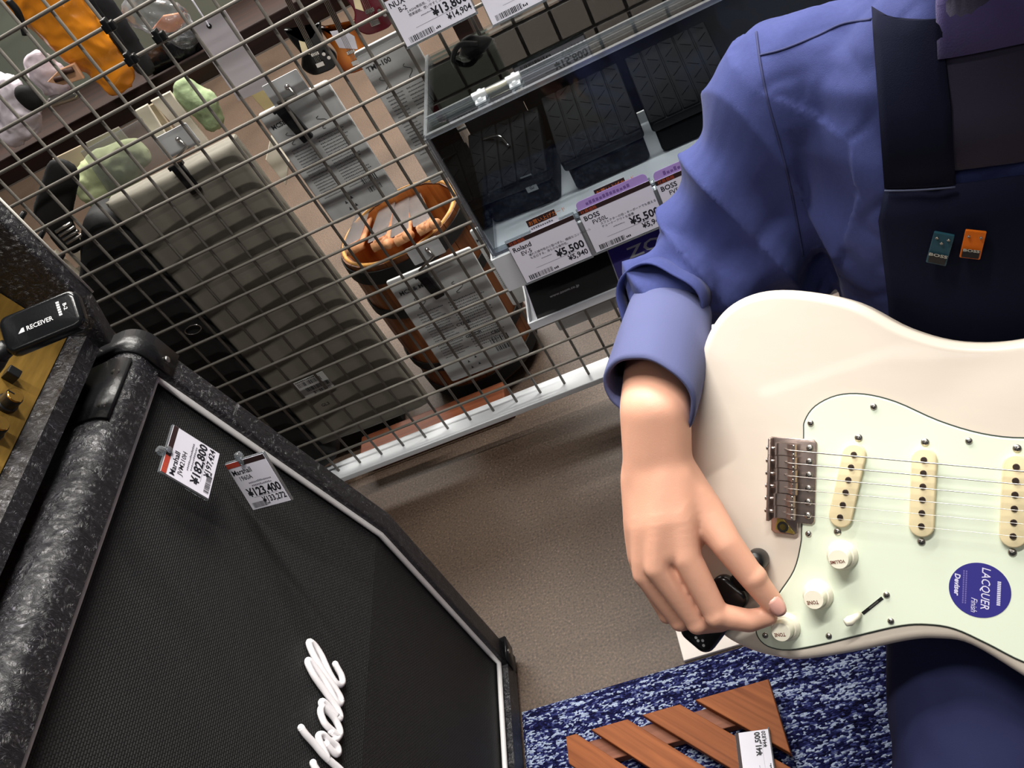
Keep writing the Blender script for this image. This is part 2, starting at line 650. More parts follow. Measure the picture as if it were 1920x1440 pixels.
def clip_poly(poly, n, c):
    out = []
    for i in range(len(poly)):
        a, b = poly[i], poly[(i + 1) % len(poly)]
        da = a[0] * n[0] + a[1] * n[1] - c; db = b[0] * n[0] + b[1] * n[1] - c
        if da <= 0: out.append(a)
        if da * db < 0:
            t = da / (da - db); out.append((a[0] + (b[0] - a[0]) * t, a[1] + (b[1] - a[1]) * t))
    return out


dl = deck.location.copy()
sq = [(DX0, DY0), (DX1, DY0), (DX1, DY1), (DX0, DY1)]
# slats run along (1,-1); position measured along x+y at the top edge
pit, wid = 0.0775, 0.0555
s0 = -0.3785 + DY1
k = -9
while True:
    a = s0 + k * pit; b = a + wid
    if k == 2: b = a + 0.2
    poly = clip_poly(clip_poly(sq, (-1, -1), -a), (1, 1), b)
    if len(poly) >= 3:
        # groove pair down each wide slat is cut as two boards only where it is wide
        mb = MB(); mb.slab([(p[0] - dl.x, p[1] - dl.y) for p in poly], DZ - 0.014 - dl.z, DZ - dl.z, 0.0015)
        mb.build('slat', WOOD_A, deck)
    if k == 2: break
    k += 1
for yy in (DY1 - 0.026, (DY0 + DY1) / 2, DY0 + 0.026):
    mb = MB(); mb.box(((DX0 + DX1) / 2 - dl.x, yy - dl.y, DZ - 0.0215 - dl.z), (DX1 - DX0 - 0.012, 0.034, 0.0145))
    mb.build('batten', WOOD_B, deck, bevel=0.001)

# ------------------------------------------------------------------ wire grid
GP = 0.05
GY = 1.27312


def gu(u): return GP * (u - 16.39978648)


def gv(v): return 1.2 + GP * (v - 21.14413482)


U0, U1, VT = -10, 34, 33
grid = thing('wire_grid_panel', 'tall grey welded wire grid panel standing on a white base rail', 'wire grid', loc=(gu(12), GY, 0.0))
gl = grid.location.copy()
wire_v = MB(); wire_v.tube([(0, 0, 0.088), (0, 0, gv(VT))], 0.0026, 8)
wv = None
for u in range(U0, U1 + 1):
    if wv is None:
        wv = wire_v.build('wire', WIRE, grid, smooth=True); o = wv
    else:
        o = wv.copy(); COL.objects.link(o)
    o.location = (gu(u) - gl.x, 0, 0)
wh = None
for v in range(0, VT + 1):
    if wh is None:
        m2 = MB(); m2.tube([(gu(U0) - gl.x, 0, 0), (gu(U1) - gl.x, 0, 0)], 0.0027, 8)
        wh = m2.build('wire', WIRE, grid, smooth=True); o = wh
    else:
        o = wh.copy(); COL.objects.link(o)
    o.location = (0, -0.0046, gv(v))
mb = MB()
mb.box(((gu(U0) + gu(U1)) / 2 - gl.x, 1.275 - gl.y, 0.0865), (gu(U1) - gu(U0) + 0.04, 0.050, 0.013))
mb.build('base_rail', WHITE_METAL, grid, bevel=0.0015)
for x in (gu(-9), gu(13.5), gu(33)):
    mb = MB(); mb.box((x - gl.x, 1.345 - gl.y, 0.040), (0.04, 0.04, 0.080))
    mb.build('foot', MATTE_BLACK, grid, bevel=0.002)

# ------------------------------------------------------------------ speaker cabinet
CY0, CY1 = -0.005, 0.790         # near and far end along Y
CT = 0.806
cab = thing('speaker_cabinet', 'black angled-front guitar speaker cabinet with white piping and a script logo', 'speaker cabinet', loc=(-0.68, 0.39, 0.0))
cl = cab.location.copy()


def cabM(y0):  # local prism XY -> world XZ, extruded along Y
    return Matrix(((1, 0, 0, -cl.x), (0, 0, 1, y0 - cl.y), (0, 1, 0, 0), (0, 0, 0, 1)))


def slantx(z):   # X of the grille face
    return -0.5126 if z < 0.413 else -0.511 - (z - 0.413) * (0.075 / 0.347)


FR = 0.016  # frame stands proud of the grille
side = [(-0.4965, 0.012), (-0.495, 0.413), (-0.495 - 0.075 * (0.752 / 0.347 - 413 / 347 * 1.0) if False else -0.5705, CT - 0.028), (-0.577, CT - 0.008), (-0.592, CT), (-0.865, CT), (-0.865, 0.012)]
for y0 in (CY0, CY1 - 0.032):
    mb = MB(); mb.slab(side, 0.0, 0.032, 0.004, cabM(y0))
    mb.build('side_board', TOLEX, cab, auto=0.7)
# top board with a round nose, bottom board
nose = [(-0.865, CT)]
for k in range(9):
    a = PI / 2 - k * (PI / 2) / 8
    nose.append((-0.594 + 0.0225 * math.cos(a), CT - 0.0225 + 0.0225 * math.sin(a)))
nose += [(-0.5715, CT - 0.040), (-0.60, CT - 0.040), (-0.865, CT - 0.030)]
mb = MB(); mb.prism(nose, 0.030, CY1 - CY0 - 0.030, cabM(CY0))
mb.build('top_board', TOLEX, cab, auto=0.6)
mb = MB(); mb.slab([(-0.4965, 0.012), (-0.4965, 0.044), (-0.865, 0.044), (-0.865, 0.012)], 0.030, CY1 - CY0 - 0.030, 0.003, cabM(CY0))
mb.build('bottom_board', TOLEX, cab, auto=0.7)
mb = MB(); mb.box((-0.855 - cl.x, 0.3925 - cl.y, 0.41), (0.018, CY1 - CY0 - 0.06, 0.74))
mb.build('back_board', MATTE_BLACK, cab)
for sx in (-0.55, -0.82):
    for sy in (0.06, 0.73):
        mb = MB(); mb.lathe([(0.017, 0.0), (0.019, 0.004), (0.019, 0.012)], Matrix.Translation((sx - cl.x, sy - cl.y, 0.0)))
        mb.build('rubber_foot', MATTE_BLACK, cab, smooth=False)
# folded grille
gy0, gy1 = CY0 + 0.032, CY1 - 0.032
mb = MB()
g0 = [V((-0.5135, 0, 0.044)), V((-0.512, 0, 0.413)), V((-0.5905, 0, 0.772))]
for (a, b) in ((0, 1), (1, 2)):
    A, B = g0[a], g0[b]
    mb.add([(A.x - cl.x, gy0 - cl.y, A.z), (A.x - cl.x, gy1 - cl.y, A.z), (B.x - cl.x, gy1 - cl.y, B.z), (B.x - cl.x, gy0 - cl.y, B.z)], [(0, 1, 2, 3)])
mb.build('grille', GRILLE, cab)
# white piping all round
PIPE = mat('white_piping', (232, 230, 230), 0.45)
px = 0.0050
cs = [V((-0.5126 + px, 0, 0.053)), V((-0.511 + px, 0, 0.413)), V((-0.586 + px, 0, 0.760))]
loop = [V((p.x, 0.7575, p.z)) for p in cs] + [V((p.x, 0.030, p.z)) for p in reversed(cs)]
dense = []
for i in range(len(loop)):
    a, b = loop[i], loop[(i + 1) % len(loop)]
    for k in range(10): dense.append(a.lerp(b, k / 10))
mb = MB(); mb.tube([p - cl for p in dense], 0.0041, 8, closed=True)
mb.build('piping', PIPE, cab, smooth=True)
# moulded corner protectors with screws
CORNER = mat('corner_plastic', (18, 18, 20), 0.35, bump=0.15, bscale=300)


def corner(y, s, z, x, up):
    mb = MB()
    L = 0.052
    rings = []
    mbs = MB()
    for k in range(9):
        a = PI / 2 * k / 8
        rings.append([V((x - 0.024 + 0.0265 * math.sin(a), y + s * 0.0025, z - up * (0.024 - 0.0265 * math.cos(a)))), V((x - 0.024 + 0.0265 * math.sin(a), y - s * 0.034, z - up * (0.024 - 0.0265 * math.cos(a))))])
    pre = [V((x - L - 0.02, y + s * 0.0025, z + up * 0.0025)), V((x - L - 0.02, y - s * 0.034, z + up * 0.0025))]
    post = [V((x + 0.0025 + 0.004, y + s * 0.0025, z - up * L)), V((x + 0.0025 + 0.004, y - s * 0.034, z - up * L))]
    sheet = [pre] + rings + [post]
    mb.grid(sheet)
    # side flange
    fl = [r[0] for r in sheet]
    ctr = V((x - 0.045, y + s * 0.0025, z - up * 0.045))
    n0 = len(mb.v)
    mb.v += [tuple(p) for p in fl] + [tuple(ctr)]
    for i in range(len(fl) - 1): mb.f.append((n0 + i, n0 + i + 1, n0 + len(fl)))
    mb.v = [tuple(V(p) - cl) for p in mb.v]
    o = mb.build('corner_protector', CORNER, cab, smooth=False, solid=0.003, auto=0.9)
    for (qx, qz, nx_, nz_) in ((x - 0.052, z + up * 0.004, 0, up), (x + 0.006, z - up * 0.040, 1, 0)):
        sm = MB(); sm.lathe([(0.0001, 0.0022), (0.003, 0.0018), (0.0046, 0.0)], seg=12)
        zz = V((nx_, 0, nz_)); yy = V((0, 1, 0)); xx = yy.cross(zz)
        sm = xf(sm, frame(V((qx, y - s * 0.016, qz)) - cl, xx, yy, zz))
        sm.build('screw', STEEL, o, smooth=True)


corner(CY1, 1, CT, -0.5715, 1)
corner(CY0, -1, CT, -0.5715, 1)
corner(CY1, 1, 0.0125, -0.4965, -1)
corner(CY0, -1, 0.0125, -0.4965, -1)
# second strap of the top corner along the nose of the top board
mb = MB()
stp = []
for k in range(9):
    a = PI / 2 - k * (PI / 2) / 8 * 0.55
    stp.append([V((-0.594 + 0.0245 * math.cos(a), yy, CT - 0.0225 + 0.0245 * math.sin(a))) - cl for yy in (0.655, 0.745)])
stp.insert(0, [V((-0.648, yy, CT + 0.002)) - cl for yy in (0.665, 0.745)])
mb.grid(stp)
st = mb.build('corner_strap', CORNER, cab, solid=0.003, auto=0.9)
for yy in (0.672, 0.722):
    sm = MB(); sm.lathe([(0.0001, 0.0022), (0.003, 0.0018), (0.0046, 0.0)], seg=12)
    nrm = V((0.42, 0, 0.9)).normalized()
    sm = xf(sm, axes(V((-0.594 + 0.025 * nrm.x, yy, CT - 0.0225 + 0.025 * nrm.z + 0.001)) - cl, nrm.cross(V((0, 1, 0))), (0, 1, 0)))
    sm.build('screw', STEEL, st, smooth=True)

# script logo on the slanted part of the grille, traced on the grille plane
SN = V((0.347, 0, 0.075)).normalized()          # outward normal of the slant
SP = V((-0.5115, 0, 0.413))


def lg(x, y):
    return onp(530 + x / 5.5375, 1180 + y / 5.5375, SP + SN * 0.004, SN)


strokes = [
    # final l with its tail
    [(545, 360), (575, 415), (610, 480), (622, 545), (600, 575), (555, 560), (500, 480), (455, 390), (400, 270), (330, 165), (275, 130), (290, 200), (350, 320), (430, 450), (520, 580), (590, 690), (610, 745)],
    # first l
    [(610, 745), (590, 775), (545, 735), (480, 610), (420, 510), (330, 385), (270, 322), (265, 360), (330, 490), (430, 630), (510, 740), (570, 830), (598, 900), (590, 930), (565, 905)],
    # a
    [(565, 905), (500, 830), (440, 765), (405, 750), (410, 790), (470, 850), (540, 930), (590, 1030), (595, 1090), (565, 1100), (520, 1060), (440, 980), (400, 890), (395, 830), (415, 800)],
    # h
    [(595, 1090), (570, 1105), (500, 1060)],
    [(190, 1020), (240, 1090), (330, 1190), (430, 1310), (520, 1390), (580, 1440), (640, 1500)],
    [(470, 1350), (420, 1240), (380, 1150), (375, 1100), (420, 1095), (480, 1150), (560, 1210), (580, 1270), (555, 1295), (500, 1250), (450, 1190)],
    [(520, 1160), (560, 1140), (590, 1100)],
    # s
    [(315, 1385), (340, 1440), (400, 1520), (470, 1590), (560, 1600), (600, 1560), (580, 1500)],
    # the letters further along, beyond the frame
    [(360, 1640), (330, 1690), (400, 1700), (520, 1720), (590, 1690)],
    [(360, 1740), (350, 1830), (440, 1900), (560, 1880), (590, 1820), (520, 1760), (400, 1750), (590, 1780)],
    [(590, 1950), (150, 1980), (500, 2100), (150, 2200), (600, 2330)],
]
LOGO = mat('logo_white_plastic', (250, 247, 250), 0.3)
logo = MB()
for st_ in strokes:
    cp = spline([lg(*p) for p in st_], 5, closed=False)
    n = len(cp)
    rr = [0.0036] * n
    # flat sided raised strokes: half-round beads along the traced line
    logo.tube([p - cl for p in cp], rr, 10)
    for e in (cp[0], cp[-1]):
        mM = Matrix.Translation(e - cl)
        logo.lathe([(0.0036 * math.sin(PI * k / 6), -0.0036 * math.cos(PI * k / 6)) for k in range(7)], mM, 10)
logo.build('logo', LOGO, cab, smooth=True)['label'] = 'white raised script lettering on the grille'

# ------------------------------------------------------------------ amplifier head on the cabinet
HZ = 0.823
head = thing('amplifier_head', 'black guitar amplifier head with gold control panel on the speaker cabinet', 'amplifier', loc=(-0.74, 0.39, CT))
hl = head.location.copy()
HY0, HY1 = 0.01, 0.772
TOL2 = TOLEX
mb = MB(); mb.slab([(-0.599, HZ), (-0.599, HZ + 0.019), (-0.616, HZ + 0.029), (-0.86, HZ + 0.029), (-0.86, HZ)], 0, HY1 - HY0, 0.002,
                   Matrix(((1, 0, 0, -hl.x), (0, 0, 1, HY0 - hl.y), (0, 1, 0, -hl.z), (0, 0, 0, 1))))
mb.build('bottom_board', TOL2, head, auto=0.7)
for y0 in (HY0, HY1 - 0.022):
    mb = MB(); mb.slab([(-0.586, HZ), (-0.571, HZ + 0.05), (-0.572, HZ + 0.20), (-0.585, HZ + 0.222), (-0.86, HZ + 0.222), (-0.86, HZ)], 0, 0.022, 0.004,
                       Matrix(((1, 0, 0, -hl.x), (0, 0, 1, y0 - hl.y), (0, 1, 0, -hl.z), (0, 0, 0, 1))))
    mb.build('side_board', TOL2, head, auto=0.7)
mb = MB(); mb.slab([(-0.60, HZ + 0.200), (-0.60, HZ + 0.222), (-0.86, HZ + 0.222), (-0.86, HZ + 0.200)], 0, HY1 - HY0 - 0.044, 0.003,
                   Matrix(((1, 0, 0, -hl.x), (0, 0, 1, HY0 + 0.022 - hl.y), (0, 1, 0, -hl.z), (0, 0, 0, 1))))
mb.build('top_board', TOL2, head, auto=0.7)
# thin bright beading on the front edge of the far side board
mb = MB(); mb.tube([V((-0.5705, HY1 - 0.001, HZ + 0.05)) - hl, V((-0.5715, HY1 - 0.001, HZ + 0.20)) - hl], 0.0013, 6)
mb.build('beading', mat('pale_beading', (200, 198, 190), 0.4), head, smooth=True)
# tilted gold control panel
GOLD = mat('brushed_gold_panel', (158, 124, 58), 0.42, 0.55, bump=0.06, bscale=30, stretch=(8, 1, 8), vary=0.25, vscale=20)
ga, gb = V((-0.6135, 0, HZ + 0.029)), V((-0.648, 0, HZ + 0.157))
gup = (gb - ga).normalized(); gn = V((0, 1, 0)).cross(gup).normalized()
if gn.x < 0: gn = -gn
pw = HY1 - HY0 - 0.046
mb = MB(); mb.slab([(0, 0), (pw, 0), (pw, (gb - ga).length), (0, (gb - ga).length)], -0.003, 0.0, 0.0006, frame(V((ga.x, HY0 + 0.023, ga.z)) - hl, V((0, 1, 0)), gup, gn))
mb.build('control_panel', GOLD, head)
mb = MB(); mb.slab([(0, 0), (pw, 0), (pw, 0.045), (0, 0.045)], -0.003, 0.0, 0.0006, frame(V((gb.x, HY0 + 0.023, gb.z)) - hl, V((0, 1, 0)), V((0.25, 0, 0.97)).normalized(), V((0.97, 0, -0.25)).normalized()))
mb.build('upper_grille', GRILLE, head)
GOLD_CAP = mat('gold_cap', (214, 166, 84), 0.22, 1.0)


def gold_knob(px_, py_, s=1.0):
    c = onp(px_, py_, ga + gn * 0.010, gn)
    c = c - gn * (c - ga).dot(gn)
    M = frame(c - hl, V((0, 1, 0)), gup, gn)
    k = MB(); k.lathe([(0.0098 * s, 0), (0.0098 * s, 0.004), (0.0085 * s, 0.005), (0.0082 * s, 0.0145), (0.0078 * s, 0.0155)], M, 28)
    o = k.build('knob', BLACK, head, auto=0.6)
    k = MB(); k.lathe([(0.0074 * s, 0.0152), (0.0074 * s, 0.0166), (0.0068 * s, 0.0172)], M, 28)
    k.build('cap', GOLD_CAP, o, auto=0.6)
    k = MB(); k.box((0, 0.0045 * s, 0.0172), (0.001, 0.006 * s, 0.0008)); xf(k, M).build('pointer', INK, o)


k1 = onp(22, 748, ga + gn * 0.012, gn)
for i in range(9):
    p = k1 - V((0, 0.036 * i, 0))
    d = p - EYE
    gold_knob(960 + FPX * d.dot(RGT) / d.dot(FWD), 720 + FPX * d.dot(DWN) / d.dot(FWD))
# black push switch above the first knob, white lamp near the end
c = onp(22, 702, ga + gn * 0.006, gn)
mb = MB(); mb.box((0, 0, 0), (0.010, 0.012, 0.012)); xf(mb, frame(c - hl, V((0, 1, 0)), gup, gn)).build('push_switch', BLACK, head, bevel=0.001)
c = onp(-4, 492, ga + gn * 0.002, gn)
mb = MB(); mb.lathe([(0.009, 0), (0.009, 0.003), (0.006, 0.0055), (0.0001, 0.0062)], frame(c - hl, V((0, 1, 0)), gup, gn), 24)
mb.build('pilot_lamp', mat('pale_lens', (190, 205, 196), 0.3), head, smooth=True)
for sx in (-0.64, -0.83):
    for sy in (0.07, 0.72):
        mb = MB(); mb.lathe([(0.015, -0.0165), (0.017, -0.012), (0.017, 0.0)], Matrix.Translation(V((sx, sy, HZ)) - hl))
        mb.build('rubber_foot', MATTE_BLACK, head)

# orange leather strip lying on the cabinet under the head
mb = MB(); mb.slab([(-0.626, 0.592), (-0.662, 0.575), (-0.664, 0.20), (-0.626, 0.20)], CT + 0.0004, CT + 0.004, 0.001)
o = mb.build('leather_strip', mat('orange_leather', (206, 104, 34), 0.5, bump=0.1, bscale=150))
tag(o, 'orange leather strip lying on the cabinet top under the amplifier head', 'leather strip')

# ------------------------------------------------------------------ wireless receiver plugged into the panel
rc = EYE + ray(83, 607) * 0.79
rx = (RGT * 150 - DWN * 62).normalized()
rn = (-FWD * 0.93 + V((0, 0, 1)) * 0.30).normalized()
RM = axes(rc, rx, rn.cross(rx))
recv = thing('wireless_receiver', 'black plastic wireless receiver plugged in front of the gold panel', 'receiver', M=RM)
RB = mat('receiver_plastic', (17, 18, 20), 0.2, bump=0.03, bscale=500)
mb = MB(); mb.slab(rrect(0.074, 0.037, 0.009, 6), -0.0075, 0.0075, 0.005, steps=5)
mb.build('housing', RB, recv, smooth=True)
WINK = mat('white_print', (205, 206, 208), 0.6)
tm = text_mesh([('RECEIVER', -0.0125, -0.0035, 0.0058, 'LEFT', 1.0, 0, 0.0001)])
tm.add([(-0.0205, -0.0035, 0), (-0.0145, -0.0035, 0), (-0.0145, 0.0005, 0), (-0.0165, 0.0005, 0)], [(0, 1, 2, 3)])
t2 = text_mesh([('B-2', 0.0, 0.0015, 0.0046, 'CENTER', 1.0, 0, 0.00014)])
for k in range(6): t2.add([(-0.0068 + 0.0023 * k, -0.0042, 0), (-0.0050 + 0.0023 * k, -0.0042, 0), (-0.0050 + 0.0023 * k, -0.0012, 0), (-0.0068 + 0.0023 * k, -0.0012, 0)], [(0, 1, 2, 3)])
xf(t2, Matrix.Translation((0.0225, 0.004, 0)) @ Matrix.Rotation(-PI / 2, 4, 'Z'))
tm.add(t2.v, t2.f)
for i, p in enumerate(tm.v): tm.v[i] = (p[0], p[1], 0.0077)
tm.build('lettering', WINK, recv)
mb = MB(); mb.tube([(-0.036, -0.007, 0), (-0.045, -0.0105, 0), (-0.050, -0.0125, 0)], [0.008, 0.008, 0.0075], 16)
mb.tube([(-0.046, -0.011, 0.0), (-0.056, -0.0145, -0.006), (-0.066, -0.018, -0.014)], [0.0085, 0.0085, 0.006], 16)
mb.build('swivel_plug', BLACK, recv, smooth=True)

# ------------------------------------------------------------------ electric guitar
GX = V((0.8848919349225002, -0.4595822649137908, -0.07583142676901095))
GD = V((-0.3763593931174267, -0.6095258615402579, -0.6977333525967411))   # towards the treble side
GN = V((-0.2744446587590947, -0.645958486197307, 0.7123326213141495))     # out of the face
GO = V((0.004221649030391711, 0.4960802207515579, 0.5765109647480033))
GM = frame(GO, GX, -GD, GN)
GMI = GM.inverted()
gtr = thing('electric_guitar', 'white double-cutaway electric guitar with mint pickguard held by the seated person', 'guitar', M=GM)


def g2(pts): return [(x / 1000.0, -y / 1000.0) for x, y in pts]


def gl3(x, y, h): return V((x / 1000.0, -y / 1000.0, h / 1000.0))


def hp(px_, py_, h):     # world point on a plane h metres above the guitar face
    return onp(px_, py_, GO + GN * h, GN)


body_pts = [(-96, -10), (-93.5, 25), (-90, 60), (-83, 100), (-74, 126), (-60, 145), (-37, 154), (-13, 156.5), (10, 154.5), (51, 140), (91, 123), (114, 117), (137, 117.5), (173, 135),
            (203, 151), (226, 155), (240, 147), (238, 132), (222, 108), (204, 82), (193, 55), (188, 34), (187, 0), (188, -34), (200, -62), (226, -92), (258, -122), (281, -143), (287, -156), (275, -166), (248, -161), (205, -138),
            (163, -120.5), (121, -117.5), (83, -127.5), (43, -148.5), (0, -158), (-35, -157), (-62, -144), (-79, -120), (-87, -88), (-95, -48)]
bo = [(p.x, p.y) for p in spline(g2(body_pts), 5)]
LACQ = mat('white_blonde_lacquer', (224, 212, 198), 0.36, vary=0.035, vscale=6, coat=0.12, stretch=(1, 4, 1))
mb = MB(); mb.slab(bo, -0.045, 0.0, 0.0085, steps=6)
mb.build('body', LACQ, gtr, auto=0.9)

guard_pts = [(7.5, -38.5), (8, -50), (16, -62.6), (32.6, -72), (53, -74), (77, -69), (108, -56), (138, -48), (166, -46.6), (190, -52), (214, -70), (240, -96), (254, -107), (262, -100), (247, -78), (215, -50), (190, -34),
             (181, -29), (181, 29), (190, 48), (202, 84), (207, 112), (198, 124), (172.7, 121.4), (147.5, 111.8), (125, 104.6), (106, 104.6), (87, 109), (59, 121), (26, 136), (0, 145.5), (-18, 145.7), (-27, 138), (-25.4, 128), (-10, 100), (2.6, 77), (7.6, 54), (8, 40), (8, 0)]
go = [(p.x, p.y) for p in spline(g2(guard_pts), 4)]
MINT = mat('mint_pickguard', (233, 243, 222), 0.28)
mb = MB(); mb.prism(go, 0.0002, 0.0009)
ply = mb.build('pickguard', MINT, gtr)
mb = MB(); mb.prism(inset(go, -0.0011), 0.0001, 0.0006)
mb.build('ply_edge', mat('dark_ply', (58, 66, 60), 0.5), ply)
mb = MB(); mb.slab(inset(go, 0.0004), 0.0010, 0.0022, 0.0006, steps=2)
mb.build('top_ply', MINT, ply)


def gscrew(x, y, h=2.2, r=2.7, parent=None, name='screw'):
    m = MB(); m.lathe([(r / 1000, 0), (r / 1000 * 0.95, 0.0007), (r / 1000 * 0.6, 0.0013), (0.0001, 0.0015)], Matrix.Translation(gl3(x, y, h)), 14)
    o = m.build(name, STEEL, parent or gtr, smooth=True)
    m = MB(); m.box(gl3(x, y, h + 1.25), (r * 1.1 / 1000, 0.0006, 0.0004), Matrix.Rotation(x * 0.7, 3, 'Z'))
    m.box(gl3(x, y, h + 1.25), (0.0006, r * 1.1 / 1000, 0.0004), Matrix.Rotation(x * 0.7, 3, 'Z'))
    m.build('slot', MATTE_BLACK, o)
    return o


for (x, y) in [(61, -65), (12.6, -48.7), (129.8, -42.5), (13.5, 44), (32.2, 127.4), (79.4, 106.4), (-20.1, 136.7), (75.5, 85.7), (178, -40), (236, -88), (180, 112)]:
    gscrew(x, y)
CREAM = mat('aged_cream_plastic', (236, 220, 178), 0.4)
POLE = mat('pole_piece', (88, 76, 70), 0.35, 0.9)


def stadium(cx, cy, half, r, ang):
    out = []
    for s, a0 in ((1, 0), (-1, 180)):
        for k in range(11):
            a = math.radians(a0 + 180 * k / 10)
            x = r * math.cos(a); y = s * (half - r) + r * math.sin(a)
            out.append((cx + x * math.cos(ang) - y * math.sin(ang), cy + x * math.sin(ang) + y * math.cos(ang)))
    return out


for (xb, xt, nm) in ((48, 39, 'bridge'), (99.5, 99.5, 'middle'), (162, 162, 'neck')):
    cx = (xb + xt) / 2; ang = math.atan2((xb - xt) / 1000, 0.052) * -1
    pk = None
    mb = MB(); mb.slab(stadium(cx / 1000, 0, 0.0352, 0.0092, ang), 0.0022, 0.0066, 0.0014)
    pk = mb.build('pickup', CREAM, gtr, auto=0.9)
    for k in range(6):
        t = (k / 5 - 0.5)
        mb = MB(); mb.lathe([(0.0024, 0.0), (0.0024, 0.0075), (0.0021, 0.0079)], Matrix.Translation(gl3(cx + (xt - xb) * t, 52 * t, 0)), 14)
        mb.build('pole_piece', POLE, pk, auto=0.6)
    for s in (-1, 1):
        gscrew(cx + (xt - xb) * s * 0.77, 39.2 * s, 2.2, 3.2)

# controls
KNOB = mat('aged_white_knob', (243, 238, 218), 0.3)
RED_INK = mat('brown_print', (112, 62, 48), 0.6)
for (x, y, word) in ((40.9, 57.8, 'VOLUME'), (22.6, 93.9, 'TONE'), (-3.0, 125.6, 'TONE')):
    M = Matrix.Translation(gl3(x, y, 2.2))
    mb = MB(); mb.lathe([(0.0123, 0.0), (0.0123, 0.0018), (0.0100, 0.0058), (0.0088, 0.0062), (0.0082, 0.0155), (0.0079, 0.0167), (0.0076, 0.0170)], M, 40)
    k = mb.build('control_knob', KNOB, gtr, auto=0.5)
    tm = text_mesh([(word, 0, -0.0013, 0.0036 if word == 'VOLUME' else 0.0042, 'CENTER', 0.82, 0, 0.00012)])
    tm = xf(tm, Matrix.Translation(gl3(x - 0.6, y + 2.2, 2.2) + V((0, 0, 0.01725))) @ Matrix.Rotation(PI + 0.25, 4, 'Z'))
    tm.build('lettering', RED_INK, k)
# selector switch
mb = MB(); a, b = gl3(58, 104, 2.3), gl3(72.5, 88.5, 2.3)
mb.box((a + b) / 2, ((b - a).length, 0.0026, 0.0006), Matrix.Rotation(math.atan2((b - a).y, (b - a).x), 3, 'Z'))
sl = mb.build('switch_slot', MATTE_BLACK, gtr)
mb = MB(); mb.box((a + b) / 2 + V((0.001, 0.001, 0.0004)), ((b - a).length * 0.45, 0.0012, 0.0004), Matrix.Rotation(math.atan2((b - a).y, (b - a).x), 3, 'Z'))
mb.build('switch_spring', STEEL, sl)
mb = MB(); mb.tube([gl3(56, 104.5, 3), gl3(53, 106.5, 9), gl3(50, 108.5, 13), gl3(47, 110, 15)], [0.0022, 0.0030, 0.0042, 0.0030], 14)
mb.build('switch_tip', KNOB, gtr, smooth=True)

# round blue sticker on the pickguard
BLUE = mat('blue_sticker', (54, 50, 134), 0.45)
SM = Matrix.Translation(gl3(141.3, 71.4, 2.25))
mb = MB(); mb.lathe([(0.0212, 0.0), (0.0212, 0.00015)], SM, 64)
stk = mb.build('sticker', BLUE, gtr)
stk['label'] = 'round blue sticker with white lettering'
tm = text_mesh([('LACQUER', -0.0184, 0.0012, 0.0084, 'LEFT', 0.86, 0.22, 0.00005), ('Finish', 0.0060, -0.0054, 0.0062, 'LEFT', 0.8, 0.35), ('Deviser', -0.0110, -0.0172, 0.0054, 'LEFT', 1.0, 0.2, 0.00016)])
for k in range(13):
    tm.add([(-0.0088 + k * 0.00145, 0.0118, 0), (-0.0078 + k * 0.00145, 0.0118, 0), (-0.0078 + k * 0.00145, 0.0142, 0), (-0.0088 + k * 0.00145, 0.0142, 0)], [(0, 1, 2, 3)])
tm = xf(tm, SM @ Matrix.Translation((0, 0, 0.0003)) @ Matrix.Rotation(-PI / 2, 4, 'Z'))
tm.build('lettering', mat('lilac_print', (222, 220, 246), 0.6), stk)
tm = MB()
for j, yy in enumerate((-0.0098, -0.0116)):
    for k in range(15):
        tm.add([(-0.0140 + k * 0.00175, yy, 0), (-0.0127 + k * 0.00175, yy, 0), (-0.0127 + k * 0.00175, yy + 0.0010, 0), (-0.0140 + k * 0.00175, yy + 0.0010, 0)], [(0, 1, 2, 3)])
tm = xf(tm, SM @ Matrix.Translation((0, 0, 0.0003)) @ Matrix.Rotation(-PI / 2, 4, 'Z'))
tm.build('fine_print', mat('violet_print', (112, 104, 178), 0.6), stk)

# bridge
BCH = mat('bridge_nickel', (178, 160, 152), 0.26, 0.85)
bp_out = [(-19, -35.5), (16, -35.5), (18.5, -33), (18.5, 33), (16, 35.5), (5, 35.5), (5, 44), (2, 46.5), (-14, 46.5), (-17, 44), (-17, 36), (-19.5, 35), (-19.5, -34)]
mb = MB(); mb.slab(g2(bp_out), 0.0022, 0.0046, 0.0009)
br = mb.build('bridge_plate', BCH, gtr, auto=0.9)
mb = MB(); mb.slab(g2([(-19.5, -35), (-17, -35), (-17, 35), (-19.5, 35)]), 0.0040, 0.0125, 0.0006)
mb.build('rear_lip', BCH, br, auto=0.9)
mb = MB(); mb.slab(g2([(-12, 33.5), (-6.5, 33.5), (-4, 36.5), (3, 44), (2, 45), (-13.5, 43)]), 0.0046, 0.0054, 0.0003)
tab = mb.build('gold_tab', mat('pale_gold', (216, 188, 96), 0.25, 0.9), br)
mb = MB(); mb.lathe([(0.0046, 0.0), (0.0046, 0.0005), (0.0028, 0.0006), (0.0026, -0.001)], Matrix.Translation(gl3(-7, 40, 5.4)), 20)
mb.build('arm_socket', MATTE_BLACK, tab)
